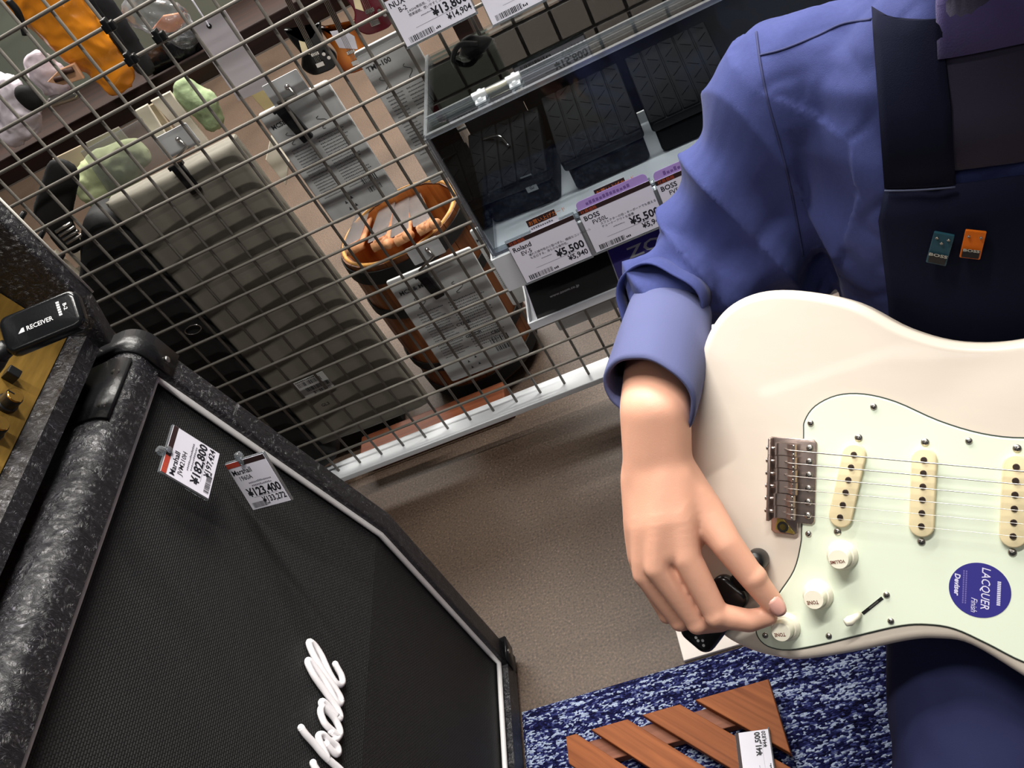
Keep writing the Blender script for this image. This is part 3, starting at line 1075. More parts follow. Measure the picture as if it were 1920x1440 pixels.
for k in range(6):
    y = -26.5 + 10.6 * k
    x0 = -14 + 1.2 * abs(k - 2)
    s = MB()
    sd = [(-13, 0), (-13, 9.2), (-11.8, 9.2), (-11.8, 5.6), (-4, 5.6), (-1.5, 8.6), (0.8, 10.4), (3.2, 9.8), (4.4, 8.0), (4.4, 6.6), (1.5, 6.6), (-10, 3.8), (-11.6, 0)]
    s.prism([(a / 1000, b / 1000) for a, b in sd], -0.0049, 0.0049, Matrix(((1, 0, 0, 0.0005 * k % 0.002), (0, 0, 1, -y / 1000), (0, 1, 0, 0.0048), (0, 0, 0, 1))))
    so = s.build('saddle', BCH, br)
    m = MB()
    for dy in (-3.4, 3.4):
        m.lathe([(0.0013, 0), (0.0013, 0.0062), (0.0010, 0.0066)], Matrix.Translation(gl3(2.2, y + dy, 8.5)), 10)
    m.tube([gl3(-21.2, y, 9.4), gl3(-12, y, 9.4)], 0.00145, 10)
    m.lathe([(0.0001, 0.0008), (0.0016, 0.0005), (0.0022, -0.0005)], Matrix.Translation(gl3(-20.8, y, 9.4)) @ Matrix.Rotation(-PI / 2, 4, 'Y'), 12)
    m.build('saddle_screw', CHROME, so, smooth=True)
    gscrew(13.2, y * 1.06, 4.6, 3.0, br, 'mounting_screw')
# strings
for k in range(6):
    y0 = -26.5 + 10.6 * k; y1 = y0 * 0.66
    rr = (0.60, 0.50, 0.40, 0.28, 0.22, 0.19)[k] / 1000
    mb = MB(); mb.tube([gl3(-6.5, y0, 9), gl3(-3.5, y0, 13.5), gl3(0.5, y0, 15.6), gl3(324, (y0 + y1) / 2, 14), gl3(648, y1, 12.5)], rr, 6)
    mb.build('string', STEEL, gtr, smooth=True)
# neck, fingerboard, frets and headstock (right of the frame)
MAPLE = wood_material('maple_neck', (196, 150, 92), (222, 180, 122), (3, 60, 60), 0.35)
rings = []
for t in range(9):
    x = 186 + (650 - 186) * t / 8; w = 28 + (21.5 - 28) * t / 8
    ring = [gl3(x, -w, 6)] + [gl3(x, -w * math.cos(PI * k / 8), -2 - 17 * math.sin(PI * k / 8)) for k in range(9)] + [gl3(x, w, 6)]
    rings.append(ring)
mb = MB(); mb.loft(rings); mb.build('neck', MAPLE, gtr, auto=0.8)
mb = MB(); mb.slab(g2([(181, -28.5), (650, -21.5), (650, 21.5), (181, 28.5)]), 0.006, 0.0112, 0.001)
fb = mb.build('fingerboard', wood_material('rosewood', (56, 34, 24), (84, 52, 36), (3, 70, 70), 0.5), gtr)
for n in range(1, 22):
    x = 648 * (2 ** (-n / 12)); w = 28 + (21.5 - 28) * (x - 186) / 464
    mb = MB(); mb.tube([gl3(x, -w, 11.4), gl3(x, w, 11.4)], 0.0011, 8); mb.build('fret', STEEL, fb, smooth=True)
hd = [(650, -21), (668, -24), (690, -30), (735, -42), (790, -56), (822, -58), (838, -44), (834, -26), (818, -12), (822, 6), (816, 22), (790, 24), (720, 23), (650, 21)]
mb = MB(); mb.slab([(p.x, p.y) for p in spline(g2(hd), 4)], -0.010, 0.004, 0.002)
hs = mb.build('headstock', MAPLE, gtr, auto=0.9)
for k in range(6):
    x = 690 + 24 * k; y = -24 - 4.6 * k
    mb = MB(); mb.lathe([(0.005, 0), (0.005, 0.002), (0.003, 0.003), (0.003, 0.016)], Matrix.Translation(gl3(x, y, 4)), 14)
    mb.box(gl3(x, y - 26, -4), (0.016, 0.020, 0.006)); mb.build('tuner', CHROME, hs, auto=0.6)
# ------------------------------------------------------------------ wireless transmitter plugged into the jack, under the hand
ja = hp(1424, 1046, 0.014); jb = hp(1306, 1196, 0.012)
tx = (jb - hp(1395, 1075, 0.014)).normalized()
TMx = axes(hp(1340, 1150, 0.012), tx, GN.cross(tx))
trn = thing('wireless_transmitter', 'black plastic wireless transmitter plugged into the guitar behind the hand', 'transmitter', M=TMx)
TI = TMx.inverted()
mb = MB(); mb.slab(rrect(0.072, 0.034, 0.010, 6), -0.0065, 0.0065, 0.0045, steps=4)
mb.build('housing', RB, trn, smooth=True)
mb = MB(); M = TI @ frame(hp(1424, 1046, 0.002), GX, -GD, GN)
mb.lathe([(0.0085, 0), (0.0092, 0.003), (0.0092, 0.016), (0.0080, 0.0195), (0.004, 0.0208), (0.0001, 0.021)], M, 28)
jk = mb.build('swivel_plug', BLACK, trn, smooth=True)
mb = MB(); mb.tube([TI @ hp(1418, 1054, 0.012), TI @ hp(1396, 1080, 0.012), TI @ hp(1385, 1094, 0.012)], [0.0075, 0.0082, 0.0085], 16)
mb.build('hinge', BLACK, trn, smooth=True)
mb = MB(); mb.lathe([(0.003, 0.0205), (0.0026, 0.0218), (0.0001, 0.0222)], M, 14); mb.build('cap_screw', STEEL, jk, smooth=True)
mb = MB()
for (qx, qy) in ((0.0245, 0.006), (0.0275, 0.003), (0.0275, 0.009), (0.0265, 0.0)):
    mb.lathe([(0.0013, 0), (0.0013, 0.0003)], Matrix.Translation((qx, qy, 0.0066)), 10)
mb.build('print_dot', WINK, trn)

# ------------------------------------------------------------------ seated person
PE = V((0.905, -0.425, 0)).normalized()      # towards the person's left
PF = V((-PE.y * -1 * -1, 0, 0))
PF = V((-0.425, -0.905, 0)).normalized()     # the way the person faces
PO = V((0.275, 0.665, 0))


def pp(a, b, z): return PO + PE * a + PF * b + V((0, 0, z))


SKIN = mat('skin', (227, 171, 145), 0.48, sss=0.12, bump=0.06, bscale=900, vary=0.05, vscale=25)
SHIRT = mat('blue_chambray', (62, 70, 121), 0.85, spec=0.2, bump=0.18, bscale=1400, sheen=0.06, vary=0.05, vscale=300)
NAVY = mat('navy_apron', (19, 22, 42), 0.9, spec=0.15, bump=0.15, bscale=1200, sheen=0.0)
TROUSER = mat('navy_trousers', (30, 33, 62), 0.9, spec=0.15, bump=0.12, bscale=1200, sheen=0.0)

# ---- hand and forearm, joint by joint
W0 = ony(1258, 560, 0.735)                     # inside the sleeve near the elbow
W1 = hp(1228, 770, 0.047)
W2 = hp(1232, 862, 0.0435)                      # wrist
hand = MB()
chain(hand, [W0, W0.lerp(W1, 0.55), W1], [0.036, 0.030, 0.0245])
WA = W0.lerp(W1, 0.5)
for s_, r_ in ((-0.0115, 0.0195), (-0.006, 0.0215), (0.0, 0.0225), (0.006, 0.0215), (0.0115, 0.0195)):
    chain(hand, [WA + GX * s_ * 0.6, W1 + GX * s_ * 0.85, W2 + GX * s_], [0.029, r_ * 1.12, r_])
    chain(hand, [W2 + GX * s_, hp(1236, 905, 0.042) + GX * s_ * 1.1], [r_, 0.0195])
chain(hand, [hp(1188, 884, 0.040), hp(1196, 845, 0.042)], [0.0120, 0.0120])     # ulna bump
ROOT = [hp(1270, 890, 0.043), hp(1248, 888, 0.0475), hp(1222, 890, 0.0465), hp(1200, 896, 0.039)]
MCPS = [hp(1288, 1046, 0.054), hp(1234, 1064, 0.058), hp(1209, 1076, 0.049), hp(1204, 1066, 0.034)]
MR = [0.0125, 0.0122, 0.0112, 0.0102]
for q_ in range(13):
    u = q_ / 12 * 3; i_ = min(2, int(u)); f_ = u - i_
    R0 = ROOT[i_].lerp(ROOT[i_ + 1], f_); M0 = MCPS[i_].lerp(MCPS[i_ + 1], f_)
    dip = 0.0 if f_ in (0.0, 1.0) else -0.0035 * math.sin(PI * f_)
    r1 = MR[i_] + (MR[i_ + 1] - MR[i_]) * f_
    Rm = R0.lerp(M0, 0.5) + GN * 0.003
    Re = R0.lerp(M0, 0.86) + GN * (dip * 0.5 + 0.001)
    chain(hand, [R0, Rm, Re], [0.0183, 0.0152, 0.0128], 14)
    if f_ in (0.0, 1.0): chain(hand, [Re, M0], [0.0128, r1], 14)
    chain(hand, [R0 - GN * 0.008, Rm - GN * 0.010, Re - GN * 0.008], [0.0170, 0.0150, 0.0120], 14)
FING = {
    'i': ([MCPS[0], hp(1344, 1153, 0.043), hp(1404, 1164, 0.030), hp(1440, 1155, 0.0215)], [0.0124, 0.0108, 0.0098, 0.0082]),
    'm': ([MCPS[1], hp(1308, 1168, 0.036), hp(1352, 1166, 0.014), hp(1362, 1130, 0.006)], [0.0120, 0.0098, 0.0090, 0.0078]),
    'r': ([MCPS[2], hp(1275, 1164, 0.025), hp(1318, 1158, 0.006), hp(1322, 1128, 0.000)], [0.0110, 0.0092, 0.0086, 0.0074]),
    'p': ([MCPS[3], hp(1252, 1152, 0.013), hp(1285, 1148, 0.000), hp(1290, 1124, -0.004)], [0.0100, 0.0084, 0.0076, 0.0066]),
}
for k, (pts, rs) in FING.items():
    chain(hand, pts, rs)
    capsule(hand, pts[1] + GN * 0.0006, pts[1] + GN * 0.0008, rs[1] * 1.03, rs[1] * 1.03)   # knuckle
TH = [hp(1272, 890, 0.038), hp(1322, 960, 0.036), hp(1361, 1018, 0.040), hp(1410, 1082, 0.034), hp(1448, 1130, 0.0245)]
TR = [0.0185, 0.0168, 0.0134, 0.0113, 0.0096]
chain(hand, TH, TR)
capsule(hand, TH[3] + GX * 0.001, TH[3] + GX * 0.0012, 0.0117, 0.0117)
# web between thumb and index finger
for t in (0.0, 0.2, 0.4):
    a = TH[1].lerp(TH[2], t); b = ROOT[0].lerp(MCPS[0], 0.45 + 0.40 * t)
    chain(hand, [a - GN * 0.003, a.lerp(b, 0.5) - GN * 0.005, b - GN * 0.004], [0.0140, 0.0125, 0.0135])
chain(hand, [hp(1285, 905, 0.036), hp(1300, 950, 0.036), hp(1295, 1000, 0.040)], [0.018, 0.0175, 0.0145])
body = MB()
# the body under the clothes: torso, neck, head, arms, legs
hz = [pp(0, -0.02, 0.42), pp(0, 0.02, 0.60), pp(0, 0.02, 0.74), pp(0, -0.005, 0.84)]
chain(body, hz, [0.09, 0.08, 0.078, 0.062])
chain(body, [pp(-0.09, -0.01, 0.765), pp(0.09, -0.01, 0.765)], [0.052, 0.052])
chain(body, [pp(0, 0.0, 0.86), pp(0, 0.045, 0.955)], [0.055, 0.052])
SR = V((0.118, 0.735, 0.782)); EL = ony(1312, 512, 0.765)
chain(body, [pp(-0.09, 0, 0.77), SR, SR.lerp(EL, 0.5), EL, W0.lerp(W1, 0.3)], [0.042, 0.042, 0.042, 0.036, 0.032])
SL = pp(0.178, 0.0, 0.782); ELL = pp(0.26, 0.08, 0.58); WL = pp(0.30, 0.26, 0.60)
chain(body, [pp(0.09, 0, 0.77), SL, SL.lerp(ELL, 0.5), ELL, WL, WL + PF * 0.07 - PE * 0.02], [0.05, 0.048, 0.042, 0.036, 0.026, 0.018])
for k in range(4):
    c = WL + PF * 0.07 - PE * 0.02 + V((0, 0, 0.012 - 0.008 * k))
    chain(body, [c, c + PF * 0.028 - PE * 0.012, c + PF * 0.030 - PE * 0.04], [0.0095, 0.009, 0.0075])
chain(body, [WL + PF * 0.03 + V((0, 0, 0.02)), WL + PF * 0.06 + V((0, 0, 0.045)) - PE * 0.01], [0.012, 0.009])
# head (above the frame): skull, jaw, nose, lips, ears
HC = pp(0, 0.075, 1.055)
hf = (PF * 0.86 - V((0, 0, 0.5))).normalized(); hu = (V((0, 0, 0.86)) + PF * 0.5).normalized()


def hd3(a, b, c): return HC + PE * a + hf * b + hu * c


chain(body, [hd3(0, -0.025, 0.03), hd3(0, 0.01, 0.02)], [0.085, 0.080])
chain(body, [hd3(0, 0.03, -0.02), hd3(0, 0.045, -0.075)], [0.062, 0.042])
chain(body, [hd3(0, 0.086, 0.012), hd3(0, 0.104, -0.024)], [0.009, 0.012])
chain(body, [hd3(-0.016, 0.088, -0.055), hd3(0.016, 0.088, -0.055)], [0.006, 0.006])
for s in (-1, 1):
    chain(body, [hd3(s * 0.078, -0.01, 0.015), hd3(s * 0.078, -0.005, -0.03)], [0.016, 0.011])
    chain(body, [hd3(s * 0.018, 0.082, 0.026), hd3(s * 0.046, 0.074, 0.024)], [0.008, 0.007])
# legs
HR, KR, AR = pp(-0.085, -0.03, 0.385), V((0.035, 0.245, 0.355)), V((0.060, 0.300, 0.075))
HL_, KL, AL = pp(0.085, -0.03, 0.385), V((0.360, 0.130, 0.355)), V((0.380, 0.190, 0.075))
for (h_, k_, a_) in ((HR, KR, AR), (HL_, KL, AL)):
    chain(body, [h_, h_.lerp(k_, 0.5), k_, k_.lerp(a_, 0.4), a_], [0.072, 0.062, 0.050, 0.046, 0.034])
    chain(body, [a_ - V((0, 0, 0.030)), a_ - V((0, 0, 0.035)) + (k_ - h_).normalized() * 0.10], [0.030, 0.024])
allm = MB(); allm.add(hand.v, hand.f)
hand_me = remesh(allm, 0.0015, 12, 0.5)
bm = bmesh.new(); bm.from_mesh(hand_me)
kn = (MCPS[0] + MCPS[1]) / 2
hax = (kn - W2).normalized()
for lim, its in ((0.072, 3), (0.066, 5), (0.060, 8), (0.054, 14), (0.046, 24)):
    sel = [v for v in bm.verts if (v.co - W2).dot(hax) < lim and (v.co - TH[2]).length > 0.022 + (0.072 - lim)]
    for _ in range(its): bmesh.ops.smooth_vert(bm, verts=sel, factor=0.5, use_axis_x=True, use_axis_y=True, use_axis_z=True)
bm.to_mesh(hand_me); bm.free()
body_me = remesh(body, 0.006, 3, 0.5)
person = mobj('person', body_me, SKIN)
tag(person, 'seated person in a blue shirt and navy apron holding the white guitar', 'person')
bm = bmesh.new(); bm.from_mesh(body_me); bm.from_mesh(hand_me); bm.to_mesh(body_me); bm.free()
body_me.polygons.foreach_set('use_smooth', [True] * len(body_me.polygons))
# nails
NAIL = mat('nail', (236, 178, 164), 0.3)


def nail(tip, prev, up, w, l, off):
    d = (tip - prev).normalized(); u = (up - d * up.dot(d)).normalized(); s = d.cross(u)
    pts = []
    for i in range(7):
        t = -1 + 2 * i / 6
        row = []
        for j in range(7):
            q = -1 + 2 * j / 6
            ww = w * math.sqrt(max(0.05, 1 - 0.55 * max(0, t) ** 2))
            row.append(tip + d * (l * t) + s * (ww * q) + u * (off * math.sqrt(max(0.0, 1 - (q * 0.82) ** 2)) - 0.0006 * t * t))
        pts.append(row)
    m = MB(); m.grid(pts)
    m.build('fingernail', NAIL, person, smooth=True, solid=0.0007)


nail(TH[4] + (TH[4] - TH[3]).normalized() * 0.0015, TH[3], (EYE - TH[4]).normalized() + GX * 0.35, 0.0068, 0.0082, 0.0102)
# eyes, brows, hair (above the frame)
for s in (-1, 1):
    m = MB(); m.lathe([(0.011 * math.sin(PI * k / 8), -0.011 * math.cos(PI * k / 8)) for k in range(9)], Matrix.Translation(hd3(s * 0.031, 0.070, 0.006)), 16)
    e = m.build('eye', mat('eye_white', (232, 228, 222), 0.2), person, smooth=True)
    m = MB(); m.lathe([(0.0052, 0.0), (0.004, 0.0012), (0.0001, 0.0016)], axes(hd3(s * 0.031, 0.0805, 0.005), PE, hu), 16)
    m.build('iris', mat('dark_iris', (40, 26, 20), 0.2), e, smooth=True)
hair = MB()
chain(hair, [hd3(0, -0.035, 0.045), hd3(0, 0.005, 0.055)], [0.088, 0.078])
chain(hair, [hd3(0, -0.05, 0.0), hd3(0, -0.045, -0.04)], [0.075, 0.055])
mobj('hair', remesh(hair, 0.005, 3), mat('black_hair', (22, 18, 17), 0.5, bump=0.5, bscale=120, stretch=(1, 1, 0.1)), person)

# ---- shirt: torso and sleeve as one cloth surface with folds
sh = MB()


def tor(z, ha, bf, bb, n=40, c=0.0):
    ring = []
    for k in range(n):
        a = 2 * PI * k / n
        ca, sa = math.cos(a), math.sin(a)
        ex = 0.8
        x = ha * math.copysign(abs(ca) ** ex, ca)
        y = (bf if sa > 0 else bb) * math.copysign(abs(sa) ** ex, sa)
        ring.append(pp(x, y + c, z))
    return ring


TOR = [(0.36, 0.165, 0.135, 0.12), (0.44, 0.170, 0.138, 0.125), (0.52, 0.168, 0.135, 0.122), (0.60, 0.167, 0.128, 0.118), (0.68, 0.172, 0.122, 0.116), (0.76, 0.172, 0.110, 0.112), (0.81, 0.150, 0.094, 0.098), (0.845, 0.105, 0.078, 0.078), (0.868, 0.066, 0.064, 0.058)]
sh.loft([tor(*t) for t in TOR])
S1 = SR + V((0.0, 0.0, 0.0))
chain(sh, [pp(-0.09, 0.0, 0.780), S1, SR.lerp(EL, 0.35), SR.lerp(EL, 0.7), EL], [0.062, 0.064, 0.062, 0.060, 0.058], 24)
SE = ony(1254, 556, 0.706)
chain(sh, [EL, EL.lerp(SE, 0.5), SE], [0.058, 0.052, 0.043], 24)
# cloth gathered at the elbow
chain(sh, [ony(1300, 500, 0.73), ony(1222, 520, 0.725), ony(1184, 530, 0.725)], [0.046, 0.030, 0.010], 20)
chain(sh, [ony(1325, 545, 0.72), ony(1390, 495, 0.725), ony(1440, 430, 0.735), ony(1490, 370, 0.735)], [0.034, 0.048, 0.056, 0.052], 20)
chain(sh, [ony(1445, 440, 0.735), ony(1462, 505, 0.740), ony(1500, 500, 0.745)], [0.052, 0.036, 0.040], 20)
chain(sh, [pp(0.09, 0, 0.78), SL, SL.lerp(ELL, 0.5), ELL], [0.062, 0.064, 0.06, 0.056], 20)
shirt_me = remesh(sh, 0.0036, 7, 0.5)


def folds(me, fn):
    me.calc_loop_triangles()
    nr = [v.normal.copy() for v in me.vertices]
    for v, n in zip(me.vertices, nr):
        v.co += n * fn(v.co)
    me.update()


ARM_AX = (EL - SR).normalized()
AU = ARM_AX.orthogonal().normalized(); AV = ARM_AX.cross(AU)


def shirt_fold(p):
    d = p - SR
    t = d.dot(ARM_AX)
    q = d - ARM_AX * t
    arm = 1.0 if (t > -0.02 and q.length < 0.12 and d.dot(PE) < 0.06) else 0.0
    ang = math.atan2(q.dot(AV), q.dot(AU))
    out = 0.0
    if arm:
        w = min(1.0, max(0.0, (t + 0.03) / 0.09))
        # heavy folds hanging down the sleeve, gathering towards the elbow
        c = d.dot(PE) * 0.75 - d.dot(PF) * 0.55 + 0.20 * d.z
        ph = 2 * PI * c / 0.046 + 2.6 * mnoise.noise(V((p.x * 9, p.y * 9, p.z * 5 + 3.0)))
        s = math.sin(ph)
        s = (1 - 2 * abs(math.sin(ph / 2)) ** 0.8) if s < 2 else s
        c2 = d.dot(PE) + d.z * 1.1
        s2 = math.sin(2 * PI * c2 / 0.030 + 3.0 * mnoise.noise(p * 12.0))
        low = min(1.0, max(0.0, (t - 0.16) / 0.10))
        out += w * (0.0066 * s * (1 - 0.45 * low) + 0.0030 * s2 * low)
        out += w * 0.004 * mnoise.noise(p * 22.0)
    else:
        n = mnoise.noise(V((p.x * 13, p.y * 13, p.z * 9)))
        n2 = mnoise.noise(V((p.x * 34 + p.z * 22, p.y * 30, p.z * 14)))
        n3 = abs(mnoise.noise(V((p.x * 20 - p.z * 26, p.y * 20, p.z * 12 + p.x * 14)))) 
        out += 0.0060 * n + 0.0036 * n2 - 0.007 * max(0.0, 0.22 - n3)
    return out


folds(shirt_me, shirt_fold)
shirt = mobj('shirt', shirt_me, SHIRT, person)
# seams of the shirt: shoulder yoke and armhole
SEAM = mat('seam_thread', (44, 50, 92), 0.8)
from mathutils.bvhtree import BVHTree
sbvh = BVHTree.FromPolygons([v.co for v in shirt_me.vertices], [tuple(p.vertices) for p in shirt_me.polygons])


def on_shirt(x, y, lift=0.0004):
    d = ray(x, y).normalized()
    h = sbvh.ray_cast(EYE, d)
    return None if h[0] is None else h[0] - d * lift


for line in ([(1424, 104), (1470, 92), (1530, 68), (1580, 45), (1634, 36)], [(1418, 60), (1426, 120), (1440, 190), (1462, 270), (1482, 350), (1497, 430), (1506, 480)]):
    pts = []
    for p in spline(line, 10, closed=False):
        q = on_shirt(p.x, p.y)
        if q is not None: pts.append(q)
    if len(pts) > 3:
        m = MB(); m.tube(pts, 0.0011, 6)
        m.build('seam', SEAM, shirt, smooth=True)

# hem of the sleeve above the cuff
hx = (SE - EL).normalized(); hu_ = (GX - hx * GX.dot(hx)).normalized(); hv_ = hx.cross(hu_)
hl_ = []
for k in range(48):
    a = 2 * PI * k / 48
    wob = 1 + 0.06 * math.sin(3 * a + 1) + 0.03 * math.sin(5 * a)
    hl_.append(SE + hx * (0.026 + 0.004 * math.sin(2 * a)) + hu_ * (0.0435 * wob * math.cos(a)) + hv_ * (0.0415 * wob * math.sin(a)))
m = MB()
rg = []
for (dx, rs_) in ((-0.026, 0.96), (-0.012, 1.0), (0.0, 1.02), (0.002, 1.01), (0.001, 0.98), (-0.012, 0.95)):
    rg.append([SE + hx * dx + (q - SE) * rs_ for q in hl_])
m.loft(rg, cap=False)
m.build('sleeve_hem', SHIRT, person, smooth=True, solid=0.0012)

# rolled cuff round the forearm
cuff = []
c0, c1 = ony(1262, 560, 0.728), hp(1218, 742, 0.050)
ax = (c1 - c0).normalized(); cu = (GX - ax * GX.dot(ax)).normalized(); cv = ax.cross(cu)
prof = [(0.0, 0.034, 0.032), (0.25, 0.0405, 0.0385), (0.5, 0.0435, 0.041), (0.8, 0.0425, 0.040), (0.97, 0.0415, 0.039), (1.0, 0.0405, 0.038), (0.995, 0.0385, 0.036), (0.9, 0.037, 0.0345), (0.5, 0.036, 0.034)]
for (t, ra, rb) in prof:
    ring = []
    for k in range(56):
        a = 2 * PI * k / 56
        wob = 1.0 + (0.035 * math.sin(3 * a + 5 * t) + 0.05 * mnoise.noise(V((math.cos(a) * 1.7, math.sin(a) * 1.7, t * 2.2)))) * (1.0 if t > 0.05 else 0.6)
        # a pinch pleat down one side
        wob += 0.07 * math.exp(-((a - 3.5) / 0.16) ** 2) * (1 - abs(t - 0.35)) - 0.06 * math.exp(-((a - 3.75) / 0.12) ** 2) * (1 - abs(t - 0.35))
        tilt = -0.020 * math.cos(a) * (t if t > 0.3 else 0)     # opening slants across the arm
        ring.append(c0 + ax * ((c1 - c0).length * t - tilt) + cu * (ra * wob * math.cos(a)) + cv * (rb * wob * math.sin(a)))
    cuff.append(ring)
mb = MB(); mb.loft(cuff, cap=False)
cf = mb.build('rolled_cuff', mat('chambray_lit_reverse', (90, 95, 134), 0.85, spec=0.2, bump=0.18, bscale=1400, sheen=0.05), person, smooth=True, solid=0.0015)  # reverse of the shirt cloth, with the cuff's lit tone put into the colour

# ---- apron: bib, shoulder strap and lap, offset from the shirt front
def front(a, z, off):
    """point on the torso front"""
    zs = [t[0] for t in TOR]
    z_ = min(max(z, zs[0]), zs[-1])
    for i in range(len(TOR) - 1):
        if zs[i] <= z_ <= zs[i + 1]:
            k = (z_ - zs[i]) / (zs[i + 1] - zs[i]); break
    ha = TOR[i][1] + (TOR[i + 1][1] - TOR[i][1]) * k
    bf = TOR[i][2] + (TOR[i + 1][2] - TOR[i][2]) * k
    c = min(0.98, abs(a) / ha)
    sa = (1 - c ** (2 / 0.8)) ** 0.5 if c < 1 else 0
    return pp(a, bf * sa ** 0.8 + off, z)


def az_at(x, y):
    """(a, z) where a pixel ray meets the torso front"""
    d = ray(x, y)
    best = None
    for i in range(400):
        s = 0.45 + 0.0016 * i
        q = EYE + d * s
        a = (q - PO).dot(PE); b = (q - PO).dot(PF)
        f = front(max(-0.16, min(0.16, a)), q.z, 0.004)
        if b <= (f - PO).dot(PF): return a, q.z
    return a, q.z


def patch(name, left, right, zs, off, m, parent, nu=24, thick=0.0016):
    rows = []
    for i, z in enumerate(zs):
        l, r = left[i], right[i]
        rows.append([front(l + (r - l) * j / nu, z, off + 0.0012 * mnoise.noise(V((j * 0.3, z * 30, 1)))) for j in range(nu + 1)])
    mb = MB(); mb.grid(rows)
    return mb.build(name, m, parent, smooth=True, solid=thick)


E0 = [az_at(1664, 600), az_at(1662, 480), az_at(1660, 345)]
ST = [az_at(1638, 0), az_at(1640, 60), az_at(1650, 200), az_at(1660, 345)]
SRt = [az_at(1768, 0), az_at(1770, 80), az_at(1784, 200), az_at(1790, 318)]
zb = E0[2][1]
al = E0[1][0]
zs = [0.40, 0.46, 0.52, 0.58, 0.63, zb - 0.03, zb]
al0 = [-0.152, -0.148, -0.142, E0[0][0], (E0[0][0] + E0[1][0]) / 2, E0[1][0], E0[2][0]]
apron = patch('apron_bib', al0, [0.14, 0.14, 0.135, 0.125, 0.12, 0.11, 0.10], zs, 0.0075, NAVY, person, 40)
zt = [ST[3][1], ST[2][1], ST[1][1], ST[0][1], 0.855]
la = [ST[3][0], ST[2][0], ST[1][0], ST[0][0], ST[0][0] + 0.006]
ra = [SRt[3][0], SRt[2][0], SRt[1][0], SRt[0][0], ST[0][0] + 0.058]
patch('apron_strap', la, ra, zt, 0.0085, NAVY, apron, 8, 0.002)
patch('apron_strap', [max(0.03, -x) for x in ra], [max(0.08, -x) for x in la], zt, 0.0105, NAVY, apron, 8, 0.002)
# stitched seam where the strap joins the bib
m = MB(); m.tube([front(la[0] + (ra[0] - la[0]) * k / 10, ST[3][1] - 0.0005, 0.0108) for k in range(11)], 0.0007, 6)
m.build('stitching', mat('pale_stitch', (70, 76, 100), 0.8), apron, smooth=True)
# dark purple cloth hanging between the straps
PURPLE = mat('dusky_purple_cloth', (84, 74, 128), 0.85, bump=0.15, bscale=900, sheen=0.2)
DUSK = mat('dark_plum_cloth', (44, 40, 62), 0.85, bump=0.15, bscale=900)
z1 = az_at(1850, 88)[1]; z2 = az_at(1850, 308)[1]
patch('neck_cloth', [SRt[2][0] - 0.01, SRt[1][0] - 0.004, SRt[0][0], SRt[0][0] + 0.004], [0.11, 0.11, 0.10, 0.08], [z2, (z1 + z2) / 2, z1, z1 + 0.05], 0.0062, DUSK, person, 20)
patch('neck_fold', [SRt[1][0] - 0.004, SRt[0][0] - 0.004, SRt[0][0]], [0.11, 0.10, 0.08], [z1, z1 + 0.03, z1 + 0.055], 0.0092, PURPLE, person, 20, 0.003)
# ---- trousers
tr = MB()
for (h_, k_, a_) in ((HR, KR, AR), (HL_, KL, AL)):
    chain(tr, [h_, h_.lerp(k_, 0.5), k_, k_.lerp(a_, 0.45), a_ + V((0, 0, 0.02))], [0.086, 0.080, 0.070, 0.060, 0.052], 24)
chain(tr, [HR + V((0, 0, 0.01)), HL_ + V((0, 0, 0.01))], [0.10, 0.10], 24)
tr_me = remesh(tr, 0.006, 5, 0.5)
folds(tr_me, lambda p: 0.004 * mnoise.noise(V((p.x * 16, p.y * 16, p.z * 16))) + 0.002 * mnoise.noise(V((p.x * 50, p.y * 30, p.z * 30))))
mobj('trousers', tr_me, TROUSER, person)
for (k_, a_, h_) in ((KR, AR, HR), (KL, AL, HL_)):
    d = (k_ - h_); d.z = 0; d.normalize()
    s = MB(); chain(s, [V((a_.x, a_.y, 0.05)) - d * 0.03, V((a_.x, a_.y, 0.045)) + d * 0.05, V((a_.x, a_.y, 0.042)) + d * 0.13], [0.040, 0.036, 0.030], 16)
    me = remesh(s, 0.005, 3)
    for v in me.vertices: v.co.z = max(v.co.z, 0.0095 if a_.x < 0.16 else 0.001)
    mobj('shoe', me, mat('black_shoe', (20, 20, 22), 0.5), person)

